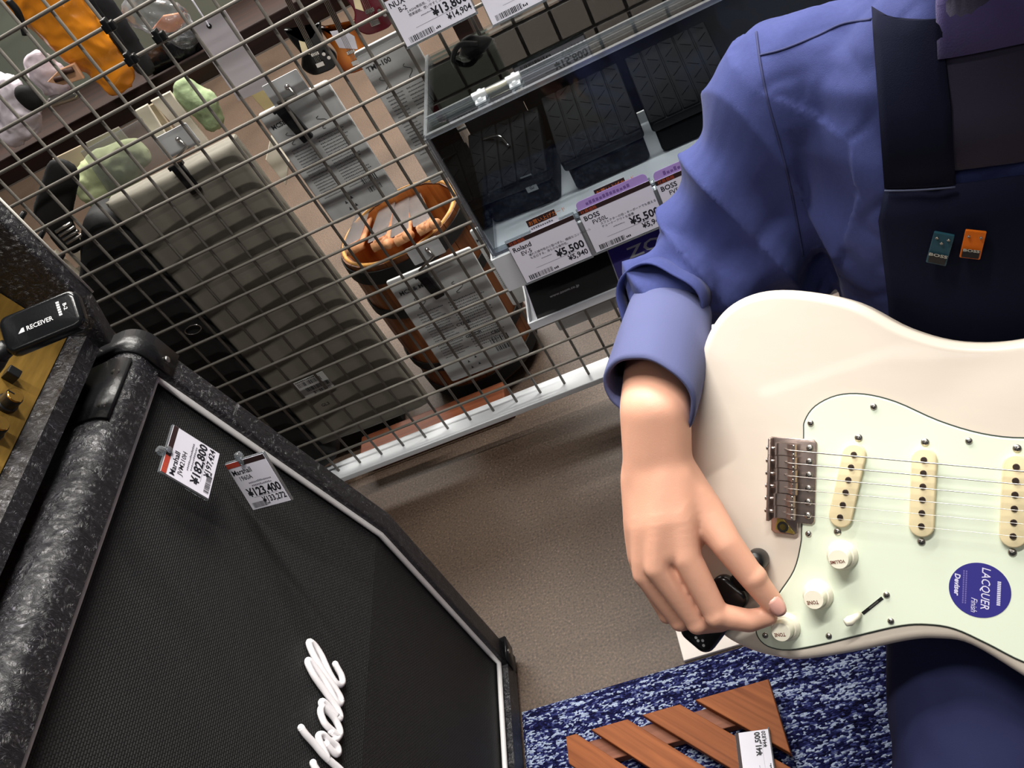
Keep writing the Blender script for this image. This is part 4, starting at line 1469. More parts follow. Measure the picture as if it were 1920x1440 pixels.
# ---- two tiny pedal-shaped pin badges on the apron
def badge(px_, c, knobs, name_label, dark):
    q = az_at((px_[0][0] + px_[2][0]) / 2, (px_[0][1] + px_[2][1]) / 2)
    ctr = front(q[0], q[1], 0.0105)
    dy = 0.01
    n = (front(q[0] + 0.01, q[1], 0.0105) - ctr).cross(front(q[0], q[1] + 0.01, 0.0105) - ctr).normalized()
    if n.dot(PF) < 0: n = -n
    cn = [onp(x, y, ctr, n) for x, y in px_]
    xx = ((cn[1] - cn[0]) + (cn[2] - cn[3])) / 2; yy = ((cn[0] - cn[3]) + (cn[1] - cn[2])) / 2
    w, h = xx.length, yy.length
    M = axes(ctr + n * 0.001, xx, yy)
    t = thing('pin_badge', name_label, 'badge', M=M, group='pedal pin badges on the apron')
    m = MB(); m.slab(rrect(w, h, 0.0008, 2), -0.001, 0.0016, 0.0004, steps=2)
    m.build('plate', c, t)
    m = MB(); m.slab(rrect(w * 0.84, h * 0.30, 0.0006, 2, 0, -h * 0.30), 0.0016, 0.0028, 0.0004, steps=2)
    tr_ = m.build('treadle', dark, t)
    tm = text_mesh([('BOSS', 0, 0, h * 0.13, 'CENTER', 1.6, 0, 0.0001)])
    tm = xf(tm, Matrix.Translation((0, -h * 0.215, 0.00295)))
    tm.build('lettering', mat('badge_print', (190, 188, 176), 0.5), tr_)
    for (kx, ky) in knobs:
        m = MB(); m.lathe([(w * 0.075, 0.0016), (w * 0.075, 0.0029), (w * 0.05, 0.0032)], Matrix.Translation((kx * w, ky * h, 0)), 12)
        m.build('knob', STEEL, t, auto=0.6)
    return t


badge([(1755, 420), (1794, 427), (1774, 484), (1736, 476)], mat('teal_enamel', (38, 78, 92), 0.3), [(-0.28, 0.36), (0.0, 0.22), (0.28, 0.36)], 'tiny teal pedal-shaped pin badge on the navy apron, left of the orange one', mat('badge_dark', (20, 20, 24), 0.4))
badge([(1814, 416), (1854, 420), (1836, 471), (1797, 466)], mat('orange_enamel', (226, 112, 26), 0.3), [(-0.28, 0.32), (0.30, 0.32)], 'tiny orange pedal-shaped pin badge on the navy apron', mat('badge_dark', (20, 20, 24), 0.4))

# ---- stool under the person
stool = thing('stool', 'low round black stool under the seated person', 'stool', loc=(pp(0, -0.03, 0).x, pp(0, -0.03, 0).y, 0))
m = MB(); m.lathe([(0.16, 0.245), (0.17, 0.255), (0.17, 0.285), (0.155, 0.297), (0.0001, 0.299)], None, 32); m.build('seat', MATTE_BLACK, stool, smooth=True)
for k in range(4):
    a = PI / 4 + k * PI / 2
    m = MB(); m.tube([(0.10 * math.cos(a), 0.10 * math.sin(a), 0.25), (0.16 * math.cos(a), 0.16 * math.sin(a), 0.001)], 0.011, 10); m.build('leg', MATTE_BLACK, stool, smooth=True)

# ------------------------------------------------------------------ price cards
RED = mat('dark_header', (46, 27, 27), 0.6)
ORANGE_INK = mat('orange_red_print', (186, 82, 52), 0.6)
LILAC = mat('lilac_tab', (176, 148, 214), 0.6)


def barcode(x0, y0, w, h, n=26, seed=1):
    r = random.Random(seed); m = MB(); x = x0
    while x < x0 + w:
        b = r.choice((0.6, 0.6, 1.2, 1.8)) * w / n / 1.6
        m.add([(x, y0, 0), (x + b, y0, 0), (x + b, y0 + h, 0), (x, y0 + h, 0)], [(0, 1, 2, 3)])
        x += b + r.choice((0.6, 0.9, 1.4)) * w / n / 1.6
    return m


def dashes(x0, y0, w, h, n, seed=1):
    r = random.Random(seed); m = MB(); s = w / n
    for k in range(n):
        hh = h * r.uniform(0.55, 1.0)
        m.add([(x0 + k * s, y0, 0), (x0 + k * s + s * 0.72, y0, 0), (x0 + k * s + s * 0.72, y0 + hh, 0), (x0 + k * s, y0 + hh, 0)], [(0, 1, 2, 3)])
    return m


def price_card(M, w, h, brand, model, price, tax, lines, label, group=None, head='社員価格', seed=1, holder=True, tab=None, slip=False, compact=False):
    t = thing('price_card', label, 'price card', M=M, group=group)
    m = MB(); m.slab([(-w / 2, -h / 2), (w / 2, -h / 2), (w / 2, h / 2), (-w / 2, h / 2)], -0.0003, 0.0003, 0.0001, steps=1)
    m.build('card', PAPER, t)
    hh = h * 0.10
    m = MB(); m.add([(-w / 2, h / 2 - hh, 0.0004), (w / 2, h / 2 - hh, 0.0004), (w / 2, h / 2, 0.0004), (-w / 2, h / 2, 0.0004)], [(0, 1, 2, 3)])
    hd_ = m.build('header', RED, t)
    tm = text_mesh([(head, -w * 0.47, h / 2 - hh * 0.85, hh * 0.85, 'LEFT')]); xf(tm, Matrix.Translation((0, 0, 0.0006))).build('lettering', ORANGE_INK, hd_)
    items = [(brand, -w * 0.465, h * 0.245, h * 0.145, 'LEFT', 1, 0, 0.00016), (model, -w * 0.38, h * 0.115, h * 0.13, 'LEFT', 0.95, 0, 0.00005),
             (price, w * 0.475, -h * 0.235, h * 0.235, 'RIGHT', 0.92, 0, 0.0004), (tax, w * 0.48, -h * 0.405, h * 0.165, 'RIGHT', 0.92, 0, 0.0002)]
    for i, ln in enumerate(lines): items.append((ln, -w * 0.29, h * (0.045 - 0.075 * i), h * 0.062, 'LEFT', 1.0))
    tm = text_mesh(items)
    b = barcode(-w * 0.43, -h * 0.47, w * 0.36, h * 0.11, 28, seed); tm.add(b.v, b.f)
    b = dashes(-w * 0.05, -h * 0.45, w * 0.07, h * 0.05, 3, seed); tm.add(b.v, b.f)
    xf(tm, Matrix.Translation((0, 0, 0.0005))).build('lettering', INK, t)
    f = dashes(-w * 0.15, -h * 0.115, w * 0.16, h * 0.022, 9, seed + 5)
    f.add([(-w * 0.28, -h * 0.262, 0), (w * 0.34, -h * 0.262, 0), (w * 0.34, -h * 0.257, 0), (-w * 0.28, -h * 0.257, 0)], [(0, 1, 2, 3)])
    xf(f, Matrix.Translation((0, 0, 0.00045))).build('fine_print', GREY_INK, t)
    if tab:
        m = MB(); m.slab(rrect(w * 0.98, h * 0.36, h * 0.10, 5, 0, h * 0.5), -0.0016, -0.0008, 0.0002, steps=1)
        tb = m.build('lilac_tab', LILAC, t)
        d = dashes(-w * 0.36, h * 0.545, w * 0.62, h * 0.085, 13, seed + 9)
        xf(d, Matrix.Translation((0, 0, -0.0006))).build('fine_print', mat('violet_ink', (122, 92, 160), 0.6), tb)
    if slip:
        m = MB(); x0 = slip * w
        m.slab([(x0, h * 0.33), (x0 + w * 0.42, h * 0.33), (x0 + w * 0.42, h * 0.76), (x0, h * 0.76)], -0.0030, -0.0024, 0.0002, steps=1)
        s = m.build('purchase_slip', PAPER, t)
        m = MB(); m.add([(x0, h * 0.61, -0.0023), (x0 + w * 0.42, h * 0.61, -0.0023), (x0 + w * 0.42, h * 0.76, -0.0023), (x0, h * 0.76, -0.0023)], [(0, 1, 2, 3)])
        m.build('slip_header', RED, s)
        tm = text_mesh([('お買い上げカード', x0 + w * 0.015, h * 0.638, h * 0.105, 'LEFT', 0.96)])
        xf(tm, Matrix.Translation((0, 0, -0.0021))).build('lettering', mat('amber_print', (224, 128, 62), 0.6), s)
        d = dashes(x0 + w * 0.02, h * 0.535, w * 0.33, h * 0.05, 10, seed + 2); xf(d, Matrix.Translation((0, 0, -0.0022))).build('fine_print', GREY_INK, s)
    if holder:
        m = MB(); m.slab(rrect(w * 1.035, h * 1.06, 0.001, 2), -0.0042, -0.0034, 0.0002, steps=1)
        m.build('clear_holder', CLEAR_EDGE, t)
        m = MB(); m.box((0, -h * 0.525, -0.0012), (w * 1.035, 0.0014, 0.0060)); m.build('holder_lip', CLEAR_EDGE, t)
    return t


# the two hanging tags on the cabinet grille
def hang_tag(c, x, y, label, model, price, tax, seed):
    M = axes(c, x, y)
    t = price_card(M, 0.0575, 0.060, 'Marshall', model, price, tax, ['', ''], label, seed=seed, holder=False, head='社員')
    m = MB(); m.add([(-0.02875, 0.0240, 0.00055), (-0.0085, 0.0240, 0.00055), (-0.0085, 0.0300, 0.00055), (-0.02875, 0.0300, 0.00055)], [(0, 1, 2, 3)]); m.build('red_mark', mat('red_mark', (172, 62, 48), 0.6), t)
    m = MB(); m.slab(rrect(0.060, 0.0625, 0.001, 2), -0.0034, -0.0005, 0.0004, steps=2); m.build('clear_holder', CLEAR_EDGE, t)
    m = MB()
    m.lathe([(0.0035, -0.004), (0.0048, -0.001), (0.0048, 0.002), (0.0035, 0.0045), (0.0001, 0.005)], Matrix.Translation((-0.006, 0.0345, -0.002)) @ Matrix.Rotation(PI / 2, 4, 'X'), 10)
    m.lathe([(0.0026, 0.0), (0.0040, 0.0016), (0.0001, 0.003)], Matrix.Translation((-0.003, 0.0285, 0.001)), 10)
    m.build('clear_pin', CLEAR_EDGE, t, auto=0.5)
    d = dashes(-0.012, 0.0015, 0.034, 0.0022, 15, seed); xf(d, Matrix.Translation((0, 0, 0.0005))).build('fine_print', GREY_INK, t)
    d = dashes(-0.010, -0.0025, 0.030, 0.0020, 12, seed + 1); xf(d, Matrix.Translation((0, 0, 0.0005))).build('fine_print', GREY_INK, t)
    return t


hang_tag(V((-0.5445, 0.6540, 0.7145)), (0.088, 0.992, 0.085), (-0.18, -0.077, 0.98), 'white price tag reading 182,800 yen pinned high on the cabinet grille', 'JVM210H', '¥182,800', '¥197,424', 3)
hang_tag(V((-0.5190, 0.6730, 0.6410)), (0.963, -0.247, 0.111), (-0.009, 0.38, 0.925), 'white price tag reading 123,400 yen pinned to the grille beside the piping', '1960A', '¥123,400', '¥133,272', 4)

# card lying on the deck tile
a, b = onz(1379, 1367, DZ + 0.004), onz(1440, 1376, DZ + 0.004)
w_ = (b - a).length
xx = V((0.13, 0.99, 0.0)); yy = V((-0.99, 0.13, 0.0))
ctr = (a + b) / 2 - xx.normalized() * 0.0455
ctr.z = DZ + 0.0047
price_card(axes(ctr, xx, yy), 0.091, w_, '', '', '¥41,500', '¥44,820', ['', ''], 'white price card reading 41,500 yen lying on the deck tile', seed=8, head='社員価格')
# soft grey smear of print across that card is faint text rows
cd = bpy.data.objects[[o.name for o in COL.objects if o.name.startswith('price_card')][-1]]

# ------------------------------------------------------------------ display shelves hung on the grid
SY = 1.0
SX0, SX1 = -0.252, 0.42


def shelf_tray(z, zf0, zf1, label):
    t = thing('metal_tray', label, 'shelf', loc=((SX0 + SX1) / 2, 1.13, z))
    l = t.location.copy()
    m = MB(); m.box((0, 1.131 - l.y, 0), (SX1 - SX0, 0.262, 0.003)); m.build('tray_floor', WHITE_METAL, t)
    m = MB(); m.box((0, SY - l.y, (zf0 + zf1) / 2 - z), (SX1 - SX0, 0.003, zf1 - zf0)); m.box((0, SY + 0.006 - l.y, zf0 + 0.001 - z), (SX1 - SX0, 0.012, 0.003)); m.build('front_lip', WHITE_METAL, t)
    for x in (SX0, SX1):
        m = MB(); m.prism([(1.0 - l.y, zf0 - z), (1.26 - l.y, zf0 - z), (1.26 - l.y, zf1 - z + 0.035), (1.06 - l.y, zf1 - z), (1.0 - l.y, zf1 - z)], -0.0012, 0.0012, Matrix(((0, 0, 1, x - l.x), (1, 0, 0, 0), (0, 1, 0, 0), (0, 0, 0, 1))))
        m.build('end_bracket', WHITE_METAL, t)
    return t


shelf_tray(0.556, 0.522, 0.578, 'upper white metal shelf tray hung on the grid, holding black pedals')
shelf_tray(0.447, 0.446, 0.4585, 'lower white metal shelf tray on the grid, holding black and blue leaflets')

# clear acrylic dust cover
case = thing('acrylic_cover', 'clear acrylic display cover with a hinged lid over the black pedals', 'display case', loc=((SX0 + SX1) / 2, 1.13, 0.579))
l = case.location.copy()
ZT = 0.768
X0, X1 = SX0 + 0.006, SX1 - 0.006


def cpart(name, c, s, m, par=None):
    q = MB(); q.box(V(c) - l, s); return q.build(name, m, par or case)


cpart('front_panel', ((X0 + X1) / 2, SY + 0.005, 0.674), (X1 - X0, 0.003, 0.186), CLEAR)
cpart('side_panel', (X0, 1.13, 0.674), (0.003, 0.245, 0.186), CLEAR)
cpart('side_panel', (X1, 1.13, 0.674), (0.003, 0.245, 0.186), CLEAR)
cpart('lid', ((X0 + X1) / 2, 1.152, ZT), (X1 - X0, 0.198, 0.003), CLEAR)
cpart('lid_rim', ((X0 + X1) / 2, 1.028, ZT), (X1 - X0, 0.046, 0.003), CLEAR)
# polished edges catch the light
for (c, s) in ((((X0 + X1) / 2, SY + 0.005, ZT), (X1 - X0, 0.006, 0.006)), (((X0 + X1) / 2, 1.052, ZT + 0.001), (X1 - X0, 0.0035, 0.005)), ((X0, SY + 0.005, 0.674), (0.006, 0.006, 0.186)), ((X0, 1.13, ZT), (0.005, 0.245, 0.005)), (((X0 + X1) / 2, SY + 0.005, 0.5835), (X1 - X0, 0.007, 0.008))):
    cpart('polished_edge', c, s, CLEAR_EDGE)
# hinge with two clear barrels and a pin
ha, hb = onz(893, 185, ZT + 0.004), onz(976, 140, ZT + 0.004)
hy = (ha.y + hb.y) / 2
hin = MB(); hin.tube([V((ha.x, hy, ZT + 0.005)) - l, V((hb.x, hy, ZT + 0.005)) - l], 0.0032, 12)
hg = hin.build('hinge', mat('frosted_hinge', (190, 188, 170), 0.3, 0.3), case, smooth=True)
for xx_ in (ha.x + 0.004, hb.x - 0.010):
    m = MB(); m.tube([V((xx_ - 0.008, hy, ZT + 0.005)) - l, V((xx_ + 0.010, hy, ZT + 0.005)) - l], 0.0055, 14)
    m.lathe([(0.004, 0), (0.004, 0.003), (0.0025, 0.005)], Matrix.Translation(V((xx_ + 0.001, hy - 0.012, ZT + 0.0015)) - l), 12)
    m.lathe([(0.004, 0), (0.004, 0.003), (0.0025, 0.005)], Matrix.Translation(V((xx_ + 0.001, hy + 0.012, ZT + 0.0015)) - l), 12)
    m.box(V((xx_ + 0.001, hy, ZT + 0.0025)) - l, (0.014, 0.034, 0.002))
    m.build('hinge_leaf', clear_mat('hinge_clear', (225, 230, 232), 0.2, 0.05, body=0.35), hg, auto=0.6)
# dark backing board standing inside
m = MB(); m.slab([(-0.152, 0.560), (0.40, 0.560), (0.40, ony(1000, 78, 1.243).z), (-0.152, ony(1000, 78, 1.243).z)], 0, 0.006, 0.001, Matrix(((1, 0, 0, 0), (0, 0, 1, 1.243), (0, 1, 0, 0), (0, 0, 0, 1))))
o = m.build('backing_board', mat('charcoal_board', (24, 24, 24), 0.6))
tag(o, 'charcoal backing board standing behind the pedals inside the clear cover', 'board')
m = MB(); m.slab([(-0.244, 0.560), (-0.153, 0.560), (-0.153, 0.742), (-0.244, 0.742)], 0, 0.006, 0.001, Matrix(((1, 0, 0, 0), (0, 0, 1, 1.243), (0, 1, 0, 0), (0, 0, 0, 1))))
o = m.build('backing_board', mat('grey_card_panel', (62, 60, 57), 0.6))
tag(o, 'grey card panel standing at the left end inside the clear cover', 'board')


# ------------------------------------------------------------------ expression pedals
RUB = mat('ribbed_rubber', (13, 14, 16), 0.7, spec=0.15)
PBODY = mat('pedal_plastic', (11, 12, 13), 0.6, spec=0.2)


def pedal(c, yaw, w, ln, rise, label, sticker=None, ribs=5):
    M = Matrix.Translation(c) @ Matrix.Rotation(yaw, 4, 'Z')
    t = thing('expression_pedal', label, 'pedal', M=M, group='expression pedals under the clear cover')
    m = MB(); m.slab(rrect(w * 0.94, ln, 0.008, 4, 0, ln / 2), 0.0, 0.034, 0.004); m.build('base', PBODY, t, auto=0.9)
    ang = math.atan2(rise, ln)
    T = Matrix.Translation((0, -0.012, 0.040)) @ Matrix.Rotation(ang, 4, 'X')
    L = ln / math.cos(ang) + 0.006
    m = MB(); m.slab(rrect(w, L, 0.006, 4, 0, L / 2), 0.0, 0.016, 0.003); xf(m, T)
    tr_ = m.build('treadle', PBODY, t, auto=0.9)
    gap = w / ribs
    for k in range(ribs):
        x = -w / 2 + gap * (k + 0.5)
        m = MB(); m.slab(rrect(gap * 0.95, L * 0.97, 0.002, 2, x, L / 2), 0.0155, 0.0185, 0.001, steps=1); xf(m, T)
        rb = m.build('rib', RUB, tr_)
        m = MB()
        n = 7
        for j in range(n):
            y = L * (0.08 + 0.86 * j / (n - 1)); s = 1 if (k + j) % 2 else -1
            m.box((x, y, 0.0188), (gap * 0.70, 0.0010, 0.0008), Matrix.Rotation(s * 0.7, 3, 'Z'))
        xf(m, T).build('tread', RUB, rb)
    if sticker:
        m = MB(); m.box((w * 0.22, -0.0128, 0.048), (0.016, 0.0006, 0.026)); s = m.build('label', mat('pedal_label', (150, 152, 152), 0.5), t)
        tm = text_mesh([('EV-5', -0.010, -0.003, 0.008, 'LEFT')]); xf(tm, Matrix.Translation((w * 0.22, -0.0133, 0.048)) @ Matrix.Rotation(PI / 2, 4, 'X') @ Matrix.Rotation(PI / 2, 4, 'Z')).build('lettering', INK, s)
    return t


q0, q1 = onz(925, 398, 0.562), onz(1050, 372, 0.562)
cc = (q0 + q1) / 2
pedal((cc.x, 1.112, 0.5580), -0.10, 0.112, 0.118, 0.034, 'black ribbed expression pedal with a small label, leftmost under the clear cover', True)
q0, q1 = onz(1092, 338, 0.562), onz(1212, 315, 0.562)
cc = (q0 + q1) / 2
pedal((cc.x, 1.108, 0.5580), 0.0, 0.116, 0.122, 0.040, 'black ribbed expression pedal in the middle under the clear cover')
cc = onz(1320, 262, 0.562)
pedal((cc.x, 1.108, 0.5580), 0.0, 0.116, 0.122, 0.040, 'black ribbed expression pedal nearest the person under the clear cover')
# jack lead of the first pedal
m = MB(); m.tube(spline([ony(905, 262, 1.20), ony(935, 255, 1.18), ony(955, 275, 1.16)], 6, False), 0.0022, 8)
o = m.build('jack_plug', CHROME, smooth=True); tag(o, 'small bright jack plug beside the leftmost pedal', 'jack plug')
# black drawstring pouch with a looped cord, hanging inside the cover
pch = thing('cable_pouch', 'black pouch with a looped cord hanging behind the clear lid', 'pouch', loc=ony(915, 125, 1.215))
pl_ = pch.location.copy()
pm = MB(); chain(pm, [ony(884, 86, 1.20), ony(905, 112, 1.20), ony(940, 148, 1.20), ony(978, 176, 1.20)], [0.016, 0.033, 0.027, 0.012], flat=((0, 1, 0), 0.4))
me = remesh(pm, 0.003, 3)
for v in me.vertices: v.co -= pl_
mobj('pouch', me, MATTE_BLACK, pch)
m = MB(); m.tube([p - pl_ for p in spline([ony(896, 82, 1.19), ony(862, 84, 1.19), ony(850, 112, 1.19), ony(864, 146, 1.19), ony(905, 168, 1.19), ony(950, 178, 1.19)], 8, False)], 0.0036, 8); m.build('cord', MATTE_BLACK, pch, smooth=True)

# cards along the upper tray and one on the shelf above
UPX, UPY = V((1, 0, 0)), V((0, 0.12, 0.993))


def card_at(tlx, tly, Y, w, h, **k):
    tl = ony(tlx, tly, Y)
    x = UPX; y = UPY.normalized()
    c = tl + x * (w / 2) - y * (h / 2)
    return price_card(axes(c, x, y), w, h, **k)


card_at(949, 457, 0.990, 0.0935, 0.064, brand='Roland', model='EV-5', price='¥5,500', tax='¥5,940', lines=['優れた操作性の小型ペダル。繊細なコントロール', 'も反応する、滑らかな操作性。'], label='white price card reading 5,500 yen at the tray left end, without lilac tab', seed=11, slip=-0.12)
card_at(1082.5, 397, 0.990, 0.0965, 0.064, brand='BOSS', model='FV50L', price='¥5,500', tax='¥5,940', lines=['エフェクターの他・キーボードでも使える', 'チューナーアウトも装備'], label='white price card with a lilac tab, 5,500 yen, middle of the tray', seed=12, slip=-0.20, tab=True)
card_at(1227, 341, 0.990, 0.0965, 0.064, brand='BOSS', model='FV500', price='¥9,500', tax='¥10,260', lines=['', ''], label='white price card with a lilac tab, half hidden by the blue sleeve', seed=13, slip=-0.02, tab=True)
x_tl = ony(722, 10, 1.16); x_bl = ony(764, 96, 1.16)
card_at(715, -5, 1.16, 0.098, 0.066, brand='NUX', model='B-2', price='¥13,800', tax='¥14,904', lines=['2.4GHz帯採用、ワイヤレスシステム', '簡単接続、使いやすくコンパクト'], label='white price card reading 13,800 yen hanging at the top of the grid', seed=14)
card_at(880, -48, 1.16, 0.098, 0.066, brand='NUX', model='B-3', price='¥15,800', tax='¥17,064', lines=['', ''], label='white price card at the very top edge, right of the 13,800 yen card', seed=15)
up = thing('metal_tray', 'white metal shelf tray above the frame that carries the top price cards', 'shelf', loc=(0.09, 1.21, 0.905))
m = MB(); m.box((0, 0, 0), (SX1 - SX0, 0.10, 0.003)); m.build('tray_floor', WHITE_METAL, up)
m = MB(); m.box((0, -0.046, -0.010), (SX1 - SX0, 0.003, 0.05)); m.build('front_lip', WHITE_METAL, up)
# leaflets on the lower tray
lf = V((0, 0.76, 0.65)).normalized()


def leaflet(x0, x1, y0, z0, ln, m_, label, cat='leaflet'):
    n = V((1, 0, 0)).cross(lf)
    M = frame(V((x0, y0, z0)), V((1, 0, 0)), lf, n)
    t = thing('leaflet', label, cat, M=M)
    for k in range(4):
        q = MB(); q.slab(rrect(x1 - x0, ln, 0.001, 1, (x1 - x0) / 2 + 0.0008 * k, ln / 2 - 0.0015 * (3 - k)), -0.0032 + 0.0008 * k, -0.0026 + 0.0008 * k, 0.0001, steps=1)
        q.build('sheet', m_ if k == 3 else PAPER, t)
    return t


BLK_GLOSS = mat('black_gloss_paper', (10, 10, 12), 0.25)
t = leaflet(-0.243, -0.118, 1.010, 0.4515, 0.105, BLK_GLOSS, 'black glossy leaflets leaning on the lower tray')
tm = text_mesh([('www.zoom.co.jp', 0.030, 0.022, 0.0055, 'LEFT', 1.2)]); xf(tm, Matrix.Translation((0, 0, 0.0002))).build('lettering', WINK, t)
PURP = mat('blue_violet_paper', (62, 50, 150), 0.35)
t = leaflet(-0.116, 0.02, 1.010, 0.4515, 0.105, BLK_GLOSS, 'black and violet-blue leaflets on the lower tray beside the sleeve')
q = MB(); q.add([(0.002, 0.0075, 0.0003), (0.134, 0.0075, 0.0003), (0.134, 0.062, 0.0003), (0.002, 0.062, 0.0003)], [(0, 1, 2, 3)]); q.build('violet_band', PURP, t)
tm = text_mesh([('ZOOM', 0.026, 0.030, 0.022, 'LEFT', 1.55, 0, 0.0004)]); xf(tm, Matrix.Translation((0, 0, 0.0006))).build('lettering', WINK, t)

# ------------------------------------------------------------------ goods behind the grid
def yplane(Y):   # local XY -> world XZ on a plane facing the camera side
    return Matrix(((1, 0, 0, 0), (0, 0, -1, Y), (0, 1, 0, 0), (0, 0, 0, 1)))


# large grey soft case in a sleeve
GREYC = mat('grey_fabric_case', (112, 108, 98), 0.7, bump=0.05, bscale=700, vary=0.05, vscale=8)
rows = []
gx0, gx1, gz0, gz1 = -0.826, -0.581, 0.150, 0.772
nz, nxx = 90, 40
for j in range(nz + 1):
    row = []
    for i in range(nxx + 1):
        u, v = i / nxx, j / nz
        edge = (1 - abs(2 * u - 1) ** 16) * (1 - abs(2 * v - 1) ** 60)
        wv_ = 0.0035 * mnoise.noise(V((u * 1.6, v * 2.6, 4.0))) + 0.018 * (1 - u) ** 2.5
        row.append(V((gx0 + (gx1 - gx0) * u, 1.303 - 0.016 * edge ** 0.5 + wv_ * edge * 0.7, gz0 + (gz1 - gz0) * v)))
    rows.append(row)
case2 = thing('grey_soft_case', 'large grey soft case standing behind the wire grid beside the black gig bag', 'case', loc=((gx0 + gx1) / 2, 1.345, gz0))
cl2 = case2.location.copy()
m = MB(); m.grid([[p - cl2 for p in r] for r in rows]); m.build('front', GREYC, case2, smooth=True, solid=0.004)
m = MB(); m.box(V(((gx0 + gx1) / 2, 1.317, (gz0 + gz1) / 2)) - cl2, (gx1 - gx0, 0.016, gz1 - gz0)); m.build('back', GREYC, case2, bevel=0.005)
lb = [ony(552, 705, 1.305), ony(628, 745, 1.305)]
lm = axes(ony(589, 722, 1.2845) - cl2, (1, 0, 0), (0, 0, 1))
m = MB(); m.slab(rrect(0.064, 0.044, 0.001, 1), -0.0004, 0.0004, 0.0001, steps=1); xf(m, lm); lo = m.build('label', mat('grey_label', (176, 176, 174), 0.6), case2)
b1 = barcode(-0.028, 0.006, 0.05, 0.010, 30, 5); b2 = barcode(-0.020, -0.009, 0.05, 0.010, 30, 6); b3 = barcode(-0.010, -0.020, 0.036, 0.008, 22, 7)
for b in (b2, b3): b1.add(b.v, b.f)
d = dashes(-0.029, 0.018, 0.046, 0.0025, 12, 3); b1.add(d.v, d.f)
xf(b1, lm @ Matrix.Translation((0, 0, 0.0006))).build('lettering', INK, lo)
tm = text_mesh([('GL3', 0, 0, 0.010, 'CENTER', 1, 0, 0.0002)]); xf(tm, axes(ony(612, 760, 1.2845) - cl2, (1, 0, 0), (0, 0, 1))).build('lettering', INK, case2)
m = MB()
for k in range(2):
    m.tube([V((gx0 + 0.030 + 0.014 * k, 1.3055 - 0.002 * k, gz0 + 0.03)) - cl2, V((gx0 + 0.030 + 0.014 * k, 1.3045 - 0.002 * k, gz1 - 0.05)) - cl2], 0.0008, 5)
m.build('seam', mat('dark_seam', (70, 68, 62), 0.8), case2)

# black gig bag left of it
bag = thing('gig_bag', 'tall black gig bag standing behind the wire grid, left of the grey case', 'gig bag', loc=(-0.985, 1.34, 0.10))
bl = bag.location.copy()
bm_ = MB()
out = [(-1.10, 0.10), (-0.828, 0.10), (-0.829, 0.20), (-0.828, 0.42), (-0.829, 0.60), (-0.822, 0.71), (-0.828, 0.752), (-0.850, 0.768), (-0.885, 0.760), (-0.935, 0.71), (-1.00, 0.62), (-1.06, 0.35)]
bm_.slab([(p.x, p.y) for p in spline(out, 5)], -0.036, 0.036, 0.024, Matrix(((1, 0, 0, -bl.x), (0, 0, -1, 1.322 - bl.y), (0, 1, 0, -bl.z), (0, 0, 0, 1))), steps=5)
bm_.build('bag', mat('black_nylon', (9, 9, 10), 0.7, bump=0.1, bscale=600), bag, auto=0.9)
zr = ony(362, 618, 1.2835) - bl
m = MB(); m.tube([zr + V((0.016 * math.cos(a), 0, 0.009 * math.sin(a))) for a in [2 * PI * k / 20 for k in range(20)]], 0.0012, 6, closed=True); m.build('zip_ring', CHROME, bag, smooth=True)
# handle strap with a silver buckle
hs_ = MB(); chain(hs_, [ony(118, 325, 1.31), ony(98, 400, 1.31), ony(128, 455, 1.31)], [0.026, 0.030, 0.022], flat=((0, 1, 0), 0.35))
me = remesh(hs_, 0.004, 2)
o = mobj('leather_strap', me, MATTE_BLACK); tag(o, 'wide black leather strap hanging at the far left of the grid', 'strap')
m = MB()
bc = ony(130, 438, 1.285)
for k in range(4): m.tube([bc + V((-0.016, 0, 0.012 - 0.008 * k)), bc + V((0.016, 0, 0.014 - 0.008 * k))], 0.0028, 8)
o = m.build('buckle', STEEL, smooth=True); tag(o, 'silver ribbed buckle beside the black leather strap', 'buckle')

# packages with printed backs
PACK = mat('grey_white_card', (182, 184, 184), 0.6, vary=0.03, vscale=40)
PINK_ = mat('grey_print', (84, 86, 90), 0.7)


